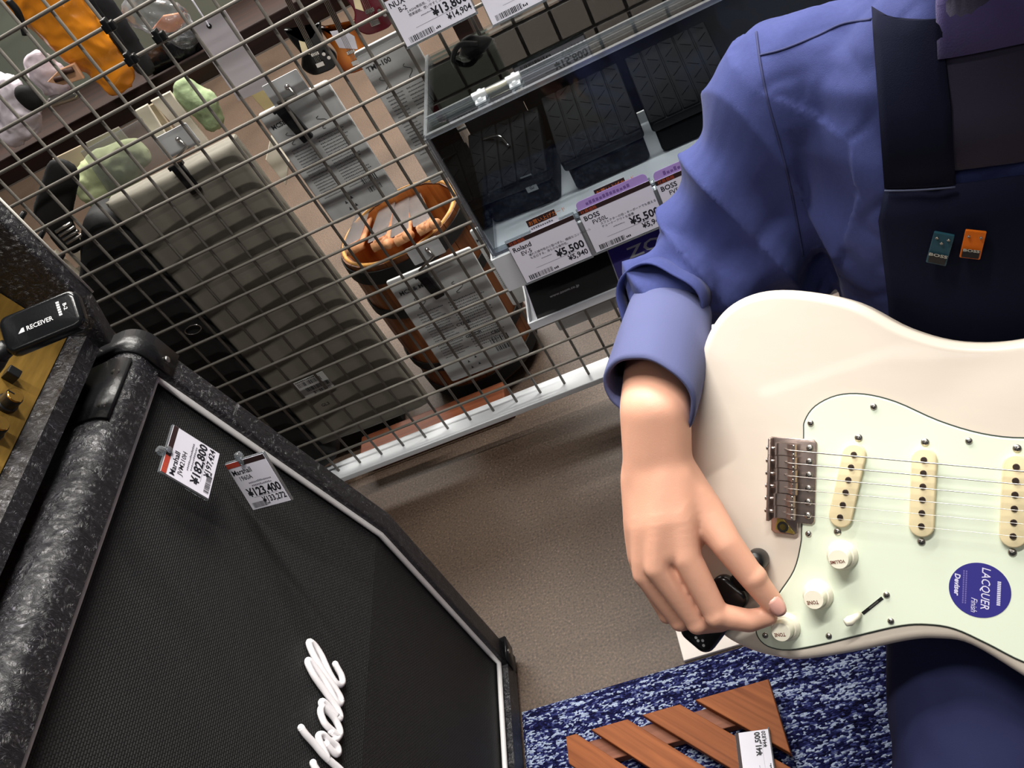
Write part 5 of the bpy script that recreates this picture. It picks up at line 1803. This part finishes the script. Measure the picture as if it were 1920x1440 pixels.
def package(x0, x1, z0, z1, Y, title, heads, label, seed, depth=0.006, bar=True, tilt=0.0):
    M = Matrix.Translation(((x0 + x1) / 2, Y, (z0 + z1) / 2)) @ Matrix.Rotation(tilt, 4, 'Y') @ Matrix.Rotation(PI / 2, 4, 'X')
    w, h = x1 - x0, z1 - z0
    t = thing('product_package', label, 'package', M=M, group='product packages hanging on the grid')
    m = MB(); m.slab(rrect(w, h, 0.004, 2), -depth, 0.0, 0.002); m.build('box', PACK, t, auto=0.9)
    m = MB(); m.slab(rrect(w * 0.97, h * 0.94, 0.003, 2), 0.0, 0.0006, 0.0002, steps=1); m.build('back_card', PACK, t)
    items = [(title, -w * 0.44, h * 0.36, h * 0.045, 'LEFT', 1, 0, 0.0003)]
    for (s, fx, fy) in heads: items.append((s, fx * w, fy * h, h * 0.036, 'LEFT', 1, 0, 0.0002))
    tm = text_mesh(items)
    if bar:
        b = barcode(w * 0.16, -h * 0.30, w * 0.22, h * 0.05, 16, seed); tm.add(b.v, b.f)
        b = barcode(w * 0.18, -h * 0.38, w * 0.18, h * 0.045, 14, seed + 1); tm.add(b.v, b.f)
        for (fx, fy) in () if not title else ((-0.20, -0.38), (-0.10, -0.36), (-0.20, -0.44), (-0.10, -0.43)):
            tm.add([(w * fx, h * fy, 0), (w * fx + 0.005, h * fy, 0), (w * fx + 0.0025, h * fy + 0.006, 0)], [(0, 1, 2)])
    xf(tm, Matrix.Translation((0, 0, 0.0009))).build('lettering', mat('dark_grey_ink', (52, 54, 58), 0.7), t)
    f = MB(); r = random.Random(seed)
    for j in range(19):
        yy_ = h * (0.16 - 0.024 * j)
        for (xa, xb) in ((-0.40, -0.08), (-0.02, 0.40)):
            d = dashes(w * xa, yy_, w * (xb - xa) * r.uniform(0.75, 1.0), h * 0.009, 16, seed + j)
            f.add(d.v, d.f)
    xf(f, Matrix.Translation((0, 0, 0.0008))).build('fine_print', PINK_, t)
    # little line drawings
    g = MB()
    for (fx, fy) in ((-0.30, 0.25), (0.16, 0.26)):
        pts = [V((w * (fx + 0.07 * math.cos(a * 3) * math.cos(a)), h * (fy + 0.05 * math.sin(a)), 0.001)) for a in [2 * PI * k / 24 for k in range(24)]]
        g.tube(pts, 0.0004, 4, closed=True)
    g.build('line_drawing', PINK_, t)
    return t


package(-0.527, -0.405, 0.572, 0.786, 1.302, 'MC5&MC7', [('', 0, 0)], 'grey-white printed package MC5 and MC7, upper one behind the grid', 21)
package(-0.515, -0.352, 0.172, 0.432, 1.302, 'MC5 & MC7', [('CBAX5', -0.10, 0.06), ('CYASE', -0.08, -0.05), ('GBHOR', -0.06, -0.17), ('CB5E', 0.22, -0.22)], 'grey-white printed package MC5 and MC7, lower one in front of the barrel', 22, tilt=0.02)
package(-0.352, -0.262, 0.560, 0.800, 1.310, 'TMS-100', [('', 0, 0)], 'grey package half hidden behind the clear cover, printed in small lines', 23, bar=False)
package(-0.285, -0.120, 0.190, 0.425, 1.302, '', [('', 0, 0)], 'grey package in the shade under the lower tray', 24)
package(-0.345, -0.300, 0.26, 0.440, 1.335, 'MC5', [('', 0, 0)], 'narrow grey package between the lower printed package and the tray', 25, bar=False, depth=0.006)


# hook clips with blank plates, seen from behind
def hook_clip(plate, clip, Y, label):
    p0 = ony(plate[0], plate[1], Y); c0, c1 = ony(clip[0], clip[1], Y), ony(clip[2], clip[3], Y)
    t = thing('hook_clip', label, 'price clip', loc=p0, group='black price clips with blank plates')
    m = MB(); m.slab(rrect(0.060, 0.036, 0.002, 2), -0.0008, 0.0008, 0.0002, Matrix.Rotation(PI / 2, 4, 'X'), steps=1); m.build('plate', mat('blank_plate', (186, 188, 190), 0.45), t)
    m = MB(); m.lathe([(0.004, 0), (0.004, 0.003), (0.002, 0.005), (0.0001, 0.0055)], Matrix.Translation((0.004, -0.001, 0.002)) @ Matrix.Rotation(PI / 2, 4, 'X'), 14); m.build('stud', CHROME, t, smooth=True)
    m = MB(); m.tube([V((0.006, -0.004, 0.0)), V((0.010, -0.006, -0.012)), c0 - p0 + V((0, -0.004, 0.004))], 0.0022, 8); m.build('hook_wire', STEEL, t, smooth=True)
    d = (c1 - c0); M = axes((c0 + c1) / 2 - p0 + V((0, -0.006, 0)), d, V((1, 0, 0.0)) - d.normalized() * d.normalized().x)
    m = MB(); m.slab(rrect(d.length, 0.019, 0.002, 2), -0.004, 0.004, 0.001); m.box((0, 0, 0.004), (d.length * 0.7, 0.010, 0.002)); xf(m, M); cb = m.build('clip', BLACK, t, auto=0.8)
    m = MB(); m.box((-d.length * 0.46, 0, 0), (0.006, 0.026, 0.007)); xf(m, M).build('jaw', BLACK, cb)
    return t


hook_clip((332, 264), (330, 305, 372, 356), 1.292, 'black price clip with blank grey plate over the top of the grey soft case')
hook_clip((536, 166), (524, 196, 580, 258), 1.288, 'black price clip with blank plate on the upper printed package')
hook_clip((798, 470), (788, 508, 826, 552), 1.288, 'black price clip with blank plate on the lower printed package')

# blank grey sign on a string
c4 = [ony(x, y, 1.42) for x, y in ((362, 50), (427, 14), (506, 164), (441, 191))]
xx = (c4[1] - c4[0] + c4[2] - c4[3]) / 2; yy = (c4[0] - c4[3] + c4[1] - c4[2]) / 2
sg = thing('hanging_sign', 'blank pale grey card sign hanging on a white string behind the grid', 'sign', M=axes(sum(c4, V()) / 4, xx, yy))
m = MB(); m.slab(rrect(xx.length, yy.length, 0.002, 2), -0.0008, 0.0008, 0.0003, steps=1); m.build('card', mat('pale_grey_card', (186, 180, 186), 0.35), sg)
m = MB(); m.lathe([(0.004, 0), (0.004, 0.0006), (0.002, 0.0007)], Matrix.Translation((-xx.length * 0.05, yy.length * 0.42, 0.0008)), 16); m.build('eyelet', MATTE_BLACK, sg)
m = MB(); m.tube([(-xx.length * 0.05, yy.length * 0.42, 0.002), (-xx.length * 0.03, yy.length * 0.75, 0.004)], 0.0014, 6); m.build('string', PAPER, sg)

# ------------------------------------------------------------------ dark wooden shelf with goods
DARKW = wood_material('dark_mahogany', (24, 12, 9), (44, 23, 16), (3, 40, 40), 0.75)
sz = 0.845
wsh = thing('wooden_shelf', 'dark mahogany shelf board behind the grid carrying pouches and packets', 'shelf', loc=(-0.85, 1.65, sz))
m = MB(); m.box((0, 0, -0.018), (1.25, 0.20, 0.030)); m.build('board', DARKW, wsh, bevel=0.003)
m = MB(); m.box((0, -0.104, -0.022), (1.25, 0.012, 0.045)); m.build('front_rail', DARKW, wsh, bevel=0.002)
m = MB(); m.box((0, 0.16, 0.22), (1.25, 0.02, 0.50)); m.build('back_board', mat('grey_green_back', (128, 136, 124), 0.7), wsh)
for x in (-0.61, 0.61):
    m = MB(); m.box((x, 0.05, -0.43), (0.03, 0.14, 0.80)); m.build('post', DARKW, wsh)


def soft(name, label, cat, pts, rs, m_, flat=0.5, vox=0.004, wr=0.006, sc=40, seed=0):
    q = MB(); chain(q, pts, rs, 16, ((0, 1, 0), flat)); me = remesh(q, vox, 2)
    base = sum(pts, V()) / len(pts); base.z = min(v.co.z for v in me.vertices)
    folds(me, lambda p: wr * 0.7 * (0.25 - abs(mnoise.noise(p * sc * 0.7 + V((seed, 0, 0))))) * 2 + wr * 0.35 * (0.2 - abs(mnoise.noise(p * sc * 1.9 + V((seed, 3, 0))))) * 2)
    for v in me.vertices: v.co -= base
    o = mobj(name, me, m_); o.location = base
    return tag(o, label, cat)


ORG = mat('orange_film', (226, 138, 28), 0.28, coat=0.4)
ob = [ony(x, y, 1.53) for x, y in ((60, -20), (130, 45), (175, 95), (215, 140))]
soft('orange_bag', 'shiny orange plastic bag standing on the wooden shelf', 'bag', [ony(95, -60, 1.53), ob[0], ob[1], ob[2], ob[3]], [0.055, 0.060, 0.056, 0.048, 0.036], ORG, 0.45, 0.004, 0.009, 22, 1)
soft('leather_pouch', 'glossy black leather pouch on the wooden shelf, right of the orange bag', 'pouch', [ony(295, 116, 1.575), ony(328, 98, 1.575), ony(355, 84, 1.575)], [0.026, 0.032, 0.026], mat('gloss_black_leather', (14, 14, 16), 0.25), 0.7, 0.004, 0.004, 40, 2)
soft('strap_roll', 'flat black strap standing between the orange bag and the pouch', 'strap', [ony(195, 10, 1.52), ony(232, 70, 1.52), ony(270, 125, 1.52)], [0.020, 0.022, 0.018], mat('black_webbing', (26, 26, 29), 0.7), 0.3, 0.004, 0.001, 40, 3)
soft('film_packet', 'clear film packet with an orange insert on the wooden shelf', 'packet', [ony(268, 20, 1.56), ony(318, 40, 1.56), ony(345, 62, 1.56)], [0.034, 0.036, 0.026], FILM, 0.5, 0.004, 0.007, 45, 4)
m = MB(); m.slab([(p.x, p.z) for p in (ony(285, 55, 1.58), ony(305, 30, 1.58), ony(350, 22, 1.58), ony(352, 40, 1.58), ony(330, 58, 1.58), ony(300, 62, 1.58))], -0.006, 0.006, 0.002, yplane(1.58))
o = m.build('orange_insert', mat('salmon_board', (214, 138, 96), 0.6)); tag(o, 'salmon orange board inside the clear packet on the shelf', 'board')
soft('white_packet', 'crumpled white plastic packet with red print at the far left of the shelf', 'packet', [ony(10, 175, 1.53), ony(32, 215, 1.53), ony(18, 245, 1.53)], [0.036, 0.042, 0.030], mat('white_film', (226, 216, 226), 0.3, coat=0.5), 0.5, 0.004, 0.008, 45, 5)
soft('pink_packet', 'pale pink film packet holding a tan board, left of the orange bag', 'packet', [ony(78, 128, 1.53), ony(100, 150, 1.53), ony(112, 168, 1.53)], [0.030, 0.032, 0.020], mat('pink_film', (220, 204, 214), 0.3, coat=0.5), 0.5, 0.004, 0.006, 50, 6)
m = MB(); m.slab([(p.x, p.z) for p in (ony(90, 152, 1.50), ony(112, 130, 1.50), ony(140, 118, 1.50), ony(158, 146, 1.50), ony(120, 158, 1.50))], -0.004, 0.004, 0.001, yplane(1.50))
o = m.build('tan_board', mat('tan_card', (206, 158, 124), 0.6)); tag(o, 'tan card with two dark slots beside the pink packet', 'card')
for (x0_, y0_, x1_, y1_) in ((103, 150, 124, 143), (118, 136, 137, 130)):
    q = MB(); q.tube([ony(x0_, y0_, 1.494), ony(x1_, y1_, 1.494)], 0.0045, 10)
    s_ = q.build('slot', mat('dark_slot', (58, 32, 24), 0.6), smooth=True); s_.parent = o
soft('key_case', 'small black case on the wooden shelf beside the white packet', 'case', [ony(48, 178, 1.50), ony(60, 190, 1.50)], [0.018, 0.018], MATTE_BLACK, 0.6, 0.003, 0.001, 30, 7)
soft('metal_clip_set', 'silver clip and black holder lying at the shelf edge', 'clip', [ony(100, 190, 1.52), ony(140, 176, 1.52)], [0.010, 0.010], STEEL, 1.0, 0.003, 0.001, 60, 8)
# loose black cords and clips hung on the grid front
for (line, lab) in (([(15, 0), (32, 20), (42, 45), (48, 65)], 'black cord hanging behind the top left corner of the grid'), ([(165, -5), (185, 25), (203, 48), (225, 80), (240, 108)], 'black zip edge of the strap beside the orange bag')):
    q = MB(); q.tube(spline([ony(x, y, 1.42) for x, y in line], 5, False), 0.0055, 8); o = q.build('cord', BLACK, smooth=True); tag(o, lab, 'cord')
for (x, y, lab) in ((205, 50, 'small black wire joiner clip near the orange bag, upper one'), (300, 70, 'small black wire joiner clip in front of the leather pouch'), (247, 112, 'small black wire joiner clip near the orange bag, lower one')):
    q = MB(); c = ony(x, y, 1.262); q.box(c, (0.018, 0.010, 0.013)); q.box(c + V((0, -0.003, 0.004)), (0.008, 0.012, 0.018))
    o = q.build('wire_clip', BLACK, bevel=0.002); tag(o, lab, 'clip')

# ------------------------------------------------------------------ miniature guitars under the shelf end
def mini(px_, py_, Y, c, label, rot, white=False, s=1.0):
    M = Matrix.Translation(ony(px_, py_, Y)) @ Matrix.Rotation(rot, 4, 'Y') @ Matrix.Rotation(PI / 2, 4, 'X') @ Matrix.Scale(s, 4)
    t = thing('miniature_guitar', label, 'miniature guitar', M=M, group='miniature guitars hanging behind the grid')
    o_ = [(0, -0.040), (0.020, -0.037), (0.030, -0.020), (0.022, 0.0), (0.024, 0.018), (0.030, 0.034), (0.020, 0.034), (0.008, 0.022), (-0.008, 0.022), (-0.018, 0.040), (-0.029, 0.044), (-0.026, 0.022), (-0.022, 0.0), (-0.031, -0.020), (-0.020, -0.037)]
    q = MB(); q.slab([(p.x, p.y) for p in spline(o_, 4)], -0.005, 0.005, 0.003); q.build('body', c, t, auto=0.9)
    q = MB(); q.box((0, 0.07, 0.003), (0.009, 0.10, 0.006)); q.build('neck', DARKW, t, bevel=0.001)
    q = MB(); q.slab([(-0.006, 0.12), (0.006, 0.12), (0.010, 0.16), (-0.008, 0.155)], 0.0, 0.004, 0.001); q.build('headstock', c, t)
    if white:
        q = MB(); q.slab([(-0.014, 0.006), (0.012, -0.006), (0.016, 0.014), (0.004, 0.030), (-0.016, 0.034)], 0.005, 0.006, 0.0002, steps=1); q.build('pickguard', PAPER, t)
    else:
        q = MB(); q.slab([(-0.018, 0.004), (-0.008, -0.004), (-0.006, 0.016), (-0.014, 0.022)], 0.005, 0.006, 0.0002, steps=1); q.build('pickguard', CREAM, t)
    for x in (-0.0036, -0.0012, 0.0012, 0.0036):
        q = MB(); q.tube([(x, -0.022, 0.0072), (x, 0.118, 0.0072)], 0.00035, 4); q.build('string', STEEL, t)
    q = MB(); q.box((0, -0.024, 0.006), (0.014, 0.008, 0.003)); q.box((0, -0.006, 0.0055), (0.014, 0.006, 0.002)); q.build('bridge', CHROME, t, bevel=0.0006)
    for (x, y) in ((0.014, -0.010), (0.019, -0.018)):
        q = MB(); q.lathe([(0.003, 0), (0.003, 0.005)], Matrix.Translation((x, y, 0.005)), 10); q.build('knob', CHROME, t)
    return t


def sunburst():
    m, nt, b, N, L = node_mat('sunburst_finish')
    tc = N('ShaderNodeTexCoord'); gr = N('ShaderNodeTexGradient'); gr.gradient_type = 'SPHERICAL'
    mp = N('ShaderNodeMapping'); mp.inputs['Scale'].default_value = (24, 19, 0)
    L(tc.outputs['Object'], mp.inputs['Vector']); L(mp.outputs[0], gr.inputs['Vector'])
    r = ramp(nt, [(0.05, (30, 18, 12)), (0.35, (150, 74, 22)), (0.7, (214, 128, 48))])
    L(gr.outputs['Fac'], r.inputs[0]); L(r.outputs[0], b.inputs['Base Color']); b.inputs['Roughness'].default_value = 0.2
    return m


mini(588, 92, 1.46, mat('gloss_black', (10, 10, 11), 0.15), 'black miniature guitar with chrome bridge hanging behind the grid', 0.10)
mini(655, 88, 1.50, sunburst(), 'sunburst miniature guitar with white pickguard hanging behind the grid', 0.10, True, 1.05)
mini(690, 10, 1.50, mat('gloss_wine', (92, 20, 34), 0.2), 'wine red miniature guitar at the top edge behind the grid', 0.10, False, 1.1)

# ------------------------------------------------------------------ boards, cloths and boxes under the shelf
CREAMB = mat('cream_board', (224, 216, 198), 0.6)
GRN = mat('pale_green_felt', (150, 168, 128), 0.9, bump=0.4, bscale=160, vary=0.25, vscale=40)


def flat(name, label, cat, px, Y, m_, th=0.006, par=None):
    q = MB(); q.slab([(ony(x, y, Y).x, ony(x, y, Y).z) for x, y in px], -th, 0.0, 0.001, yplane(Y), steps=1)
    o = q.build(name, m_, par)
    return tag(o, label, cat) if label else o


flat('cream_board', 'cream board standing under the shelf, left of a pair', 'board', [(253, 208), (276, 196), (330, 282), (310, 292)], 1.47, CREAMB)
flat('cream_board', 'cream board standing under the shelf, right of a pair', 'board', [(282, 190), (318, 172), (395, 270), (372, 284)], 1.49, CREAMB)
flat('beige_panel', 'narrow beige panel between the two cream boards', 'panel', [(276, 200), (288, 194), (340, 265), (330, 272)], 1.50, mat('beige_card', (190, 176, 150), 0.7))
soft('green_cloth', 'folded pale green felt cloth under the wooden shelf', 'cloth', [ony(350, 172, 1.50), ony(380, 195, 1.50), ony(396, 222, 1.50)], [0.024, 0.030, 0.024], GRN, 0.6, 0.004, 0.004, 40, 11)
soft('green_sheet', 'pale green crumpled sheet in a clear sleeve left of the cream boards', 'sheet', [ony(180, 350, 1.44), ony(215, 318, 1.44), ony(250, 290, 1.44)], [0.040, 0.046, 0.030], mat('pale_lime_cloth', (196, 206, 158), 0.85, bump=0.3, bscale=90, vary=0.12, vscale=30), 0.4, 0.004, 0.006, 30, 12)
flat('clear_sleeve', 'clear plastic sleeve with folded papers behind the grid', 'sleeve', [(150, 285), (265, 222), (315, 300), (205, 365)], 1.405, FILM, 0.002)
flat('grey_paper', 'grey paper sheet seen through the clear sleeve', 'paper', [(160, 268), (222, 238), (262, 286), (190, 325)], 1.46, mat('grey_paper', (156, 150, 140), 0.7), 0.003)
flat('tan_paper', 'tan paper sheet left of the grey one behind the grid', 'paper', [(98, 298), (152, 272), (182, 300), (142, 322)], 1.45, mat('tan_paper', (186, 170, 146), 0.7), 0.003)
flat('small_box', 'small white box standing between the grey case and the printed package', 'box', [(506, 262), (541, 310), (536, 348), (498, 300)], 1.36, CREAMB, 0.03)
flat('cream_strip', 'cream strip board under the hanging blank sign', 'board', [(470, 178), (492, 168), (525, 200), (500, 212)], 1.55, mat('straw_board', (206, 190, 140), 0.7))
# pale fence of narrow upright laths at the far left
STRIP = mat('pale_lath', (188, 178, 158), 0.6)
lathes = thing('lath_screen', 'screen of narrow pale upright laths at the far left behind the grid', 'screen', loc=(-1.25, 1.50, 0.0))
ll = lathes.location.copy()
for k in range(9):
    q = MB(); q.box(V((-1.33 + 0.036 * k, 1.50 + 0.004 * (k % 2), 0.34)) - ll, (0.022, 0.012, 0.66)); q.build('lath', STRIP if k % 3 else CREAMB, lathes, bevel=0.001)
for zz in (0.10, 0.60):
    q = MB(); q.box(V((-1.19, 1.515, zz)) - ll, (0.34, 0.012, 0.03)); q.build('cross_rail', STRIP, lathes)
for (a_, b_) in (((46, 398), (26, 432)), ((82, 432), (62, 472)), ((118, 476), (100, 510))):
    q = MB(); q.tube([ony(*a_, 1.49) - ll, ony(*b_, 1.49) - ll], 0.005, 8)
    q.build('hook_rod', BLACK, lathes, smooth=True)

# ------------------------------------------------------------------ wooden barrel with wrapped wooden pieces
BC = V((-0.513, 1.545, 0.0))
RT, HT = 0.136, 0.405
barrel = thing('wooden_barrel', 'brown wooden barrel with black hoops standing behind the lower package', 'barrel', loc=BC)
STAVE = wood_material('barrel_oak', (74, 40, 22), (128, 76, 40), (30, 30, 2.5), 0.45)
STAVE_IN = wood_material('barrel_inside', (176, 100, 44), (224, 148, 76), (30, 30, 2.5), 0.45)
NS = 18


def brad(z): return RT * (0.90 + 0.10 * math.sin(PI * (0.15 + 0.62 * z / HT)))


for k in range(NS):
    a0, a1 = 2 * PI * k / NS + 0.006, 2 * PI * (k + 1) / NS - 0.006
    rings = []
    for j in range(9):
        z = 0.03 + (HT - 0.03) * j / 8; r = brad(z)
        rings.append([V((rr_ * math.cos(a), rr_ * math.sin(a), z)) for (a, rr_) in ((a0, r), ((a0 + a1) / 2, r * 1.004), (a1, r), (a1, r - 0.012), (a0, r - 0.012))])
    q = MB(); q.loft(rings); st_ = q.build('stave', STAVE, barrel)
    lin_ = MB(); lin_.grid([[V(((r_ - 0.0135) * math.cos(a), (r_ - 0.0135) * math.sin(a), z)) for (a, r_) in ((a0 - 0.006, brad(z)), (a1 + 0.006, brad(z)))] for z in (0.05, 0.2, 0.33, HT - 0.002)])
    lin_.build('inner_face', STAVE_IN, st_)
for (z0, hgt) in ((HT - 0.040, 0.030), (HT - 0.130, 0.022), (0.12, 0.022), (0.035, 0.03)):
    q = MB()
    prof_ = []
    for (zz, dr) in ((0, 0.0015), (0, 0.0045), (hgt, 0.0045), (hgt, 0.0015)): prof_.append((brad(z0 + zz) + dr, z0 + zz))
    rings = [[V((r * math.cos(2 * PI * i / 48), r * math.sin(2 * PI * i / 48), z)) for i in range(48)] for r, z in prof_]
    q.loft(rings, closed=True); q.build('hoop', MATTE_BLACK, barrel, auto=0.6)
q = MB(); q.lathe([(RT - 0.02, 0.05), (RT - 0.02, 0.07)], None, 32); q.build('bottom_board', STAVE, barrel)
for k in range(3):
    a = PI / 6 + k * 2 * PI / 3
    q = MB(); q.lathe([(0.022, 0.0), (0.024, 0.01), (0.024, 0.032)], Matrix.Translation((0.10 * math.cos(a), 0.10 * math.sin(a), 0)), 16); q.build('foot', mat('orange_brown_foot', (160, 86, 44), 0.4), barrel)
# pale wooden rim
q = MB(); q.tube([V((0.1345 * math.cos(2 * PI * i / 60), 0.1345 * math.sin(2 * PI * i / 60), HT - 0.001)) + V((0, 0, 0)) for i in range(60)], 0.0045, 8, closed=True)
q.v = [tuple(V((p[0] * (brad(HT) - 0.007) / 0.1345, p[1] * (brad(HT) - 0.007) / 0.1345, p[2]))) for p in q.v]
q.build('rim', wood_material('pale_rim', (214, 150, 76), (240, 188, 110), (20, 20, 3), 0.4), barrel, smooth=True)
# wrapped wooden castanet strips leaning in the barrel
WOODL = wood_material('light_maple', (196, 132, 90), (232, 176, 130), (4, 60, 60), 0.4)
zt = HT
for i, (pa, pb, wdt, lab) in enumerate((((668, 470), (700, 380), 0.030, 'wooden stick bundle leaning in the barrel, leftmost'), ((716, 462), (742, 372), 0.032, 'wooden stick bundle leaning in the barrel, second from left'), ((758, 452), (762, 366), 0.030, 'wooden stick bundle leaning in the barrel, third from left'), ((800, 432), (776, 362), 0.028, 'wooden stick bundle leaning in the barrel, rightmost'))):
    A = onz(pa[0], pa[1], HT + 0.028); B = onz(pb[0], pb[1], HT - 0.06)
    d = (B - A)
    t = thing('stick_bundle', lab, 'wooden sticks', M=axes(A, d, V((0, 0, 1)).cross(d)), group='wooden stick bundles in the barrel')
    for s_, (yo, zo) in enumerate(((-0.3, 0), (0.3, 0), (0, 0.22))):
        q = MB(); q.slab(rrect(d.length, wdt * 0.60, 0.004, 3, d.length / 2, yo * wdt), zo * wdt, zo * wdt + 0.008, 0.003)
        q.build('stick', WOODL, t, auto=0.8)
    q = MB(); q.tube([(0.004, -wdt * 0.55, 0.004), (0.004, wdt * 0.55, 0.004)], 0.009, 10); q.build('stick_end', WOODL, t, smooth=True)
    q = MB(); q.slab(rrect(d.length * 1.02, wdt * 1.25, 0.006, 3, d.length / 2, 0), 0.017, 0.0185, 0.0004, steps=1); q.build('wrapping', clear_mat('clear_wrap', (250, 246, 246), 0.0, 0.25), t)
for (x, y, wh_) in ((770, 440, 'second from left'), (800, 425, 'third from left'), (820, 418, 'rightmost of four'), (735, 455, 'leftmost of four')):
    A = onz(x, y, HT + 0.02)
    q = MB(); q.lathe([(0.007, 0), (0.009, 0.004), (0.008, 0.020), (0.010, 0.026), (0.007, 0.034), (0.0001, 0.036)], axes(A, (1, 0, 0), (0, 0.5, 0.86)), 14)
    o = q.build('wooden_peg', WOODL, smooth=True); tag(o, 'pale turned wooden peg poking over the barrel rim, ' + wh_, 'wooden peg', 'wooden pegs at the barrel rim')

# ------------------------------------------------------------------ low things on the floor behind the rail
def fbox(name, label, cat, x0, x1, y0, y1, z0, z1, m_, bv=0.004):
    q = MB(); q.box(((x0 + x1) / 2, (y0 + y1) / 2, (z0 + z1) / 2), (x1 - x0, y1 - y0, z1 - z0)); return tag(q.build(name, m_, bevel=bv), label, cat)


fbox('wooden_plinth', 'low reddish wooden plinth on the floor behind the base rail', 'plinth', -0.80, -0.46, 1.335, 1.395, 0.0005, 0.055, wood_material('plinth_wood', (96, 52, 34), (140, 82, 54), (3, 40, 40), 0.45))
fbox('black_case', 'black case lying on the floor below the grey soft case', 'case', -0.98, -0.72, 1.43, 1.56, 0.0005, 0.12, MATTE_BLACK, 0.012)
fbox('black_block', 'dark rubber block on the floor far behind the grid', 'block', -0.36, -0.28, 3.30, 3.48, 0.0005, 0.20, MATTE_BLACK, 0.01)
fbox('stand_post', 'dark purple post standing far behind the grid at the top edge', 'post', -0.135, -0.055, 3.30, 3.42, 0.0005, 0.75, mat('dark_purple_post', (46, 40, 70), 0.5), 0.004)
fbox('stand_post', 'dark grey post standing far behind the grid, right of the purple one', 'post', 0.02, 0.09, 3.42, 3.50, 0.0005, 0.75, mat('dark_grey_post', (40, 40, 42), 0.5), 0.004)
mb = MB(); mb.add([(-4, 4.6, 0), (3.5, 4.6, 0), (3.5, 4.6, 2.75), (-4, 4.6, 2.75)], [(0, 1, 2, 3)])
struct(mb.build('wall_back', mat('dim_wall', (70, 64, 58), 0.8)))
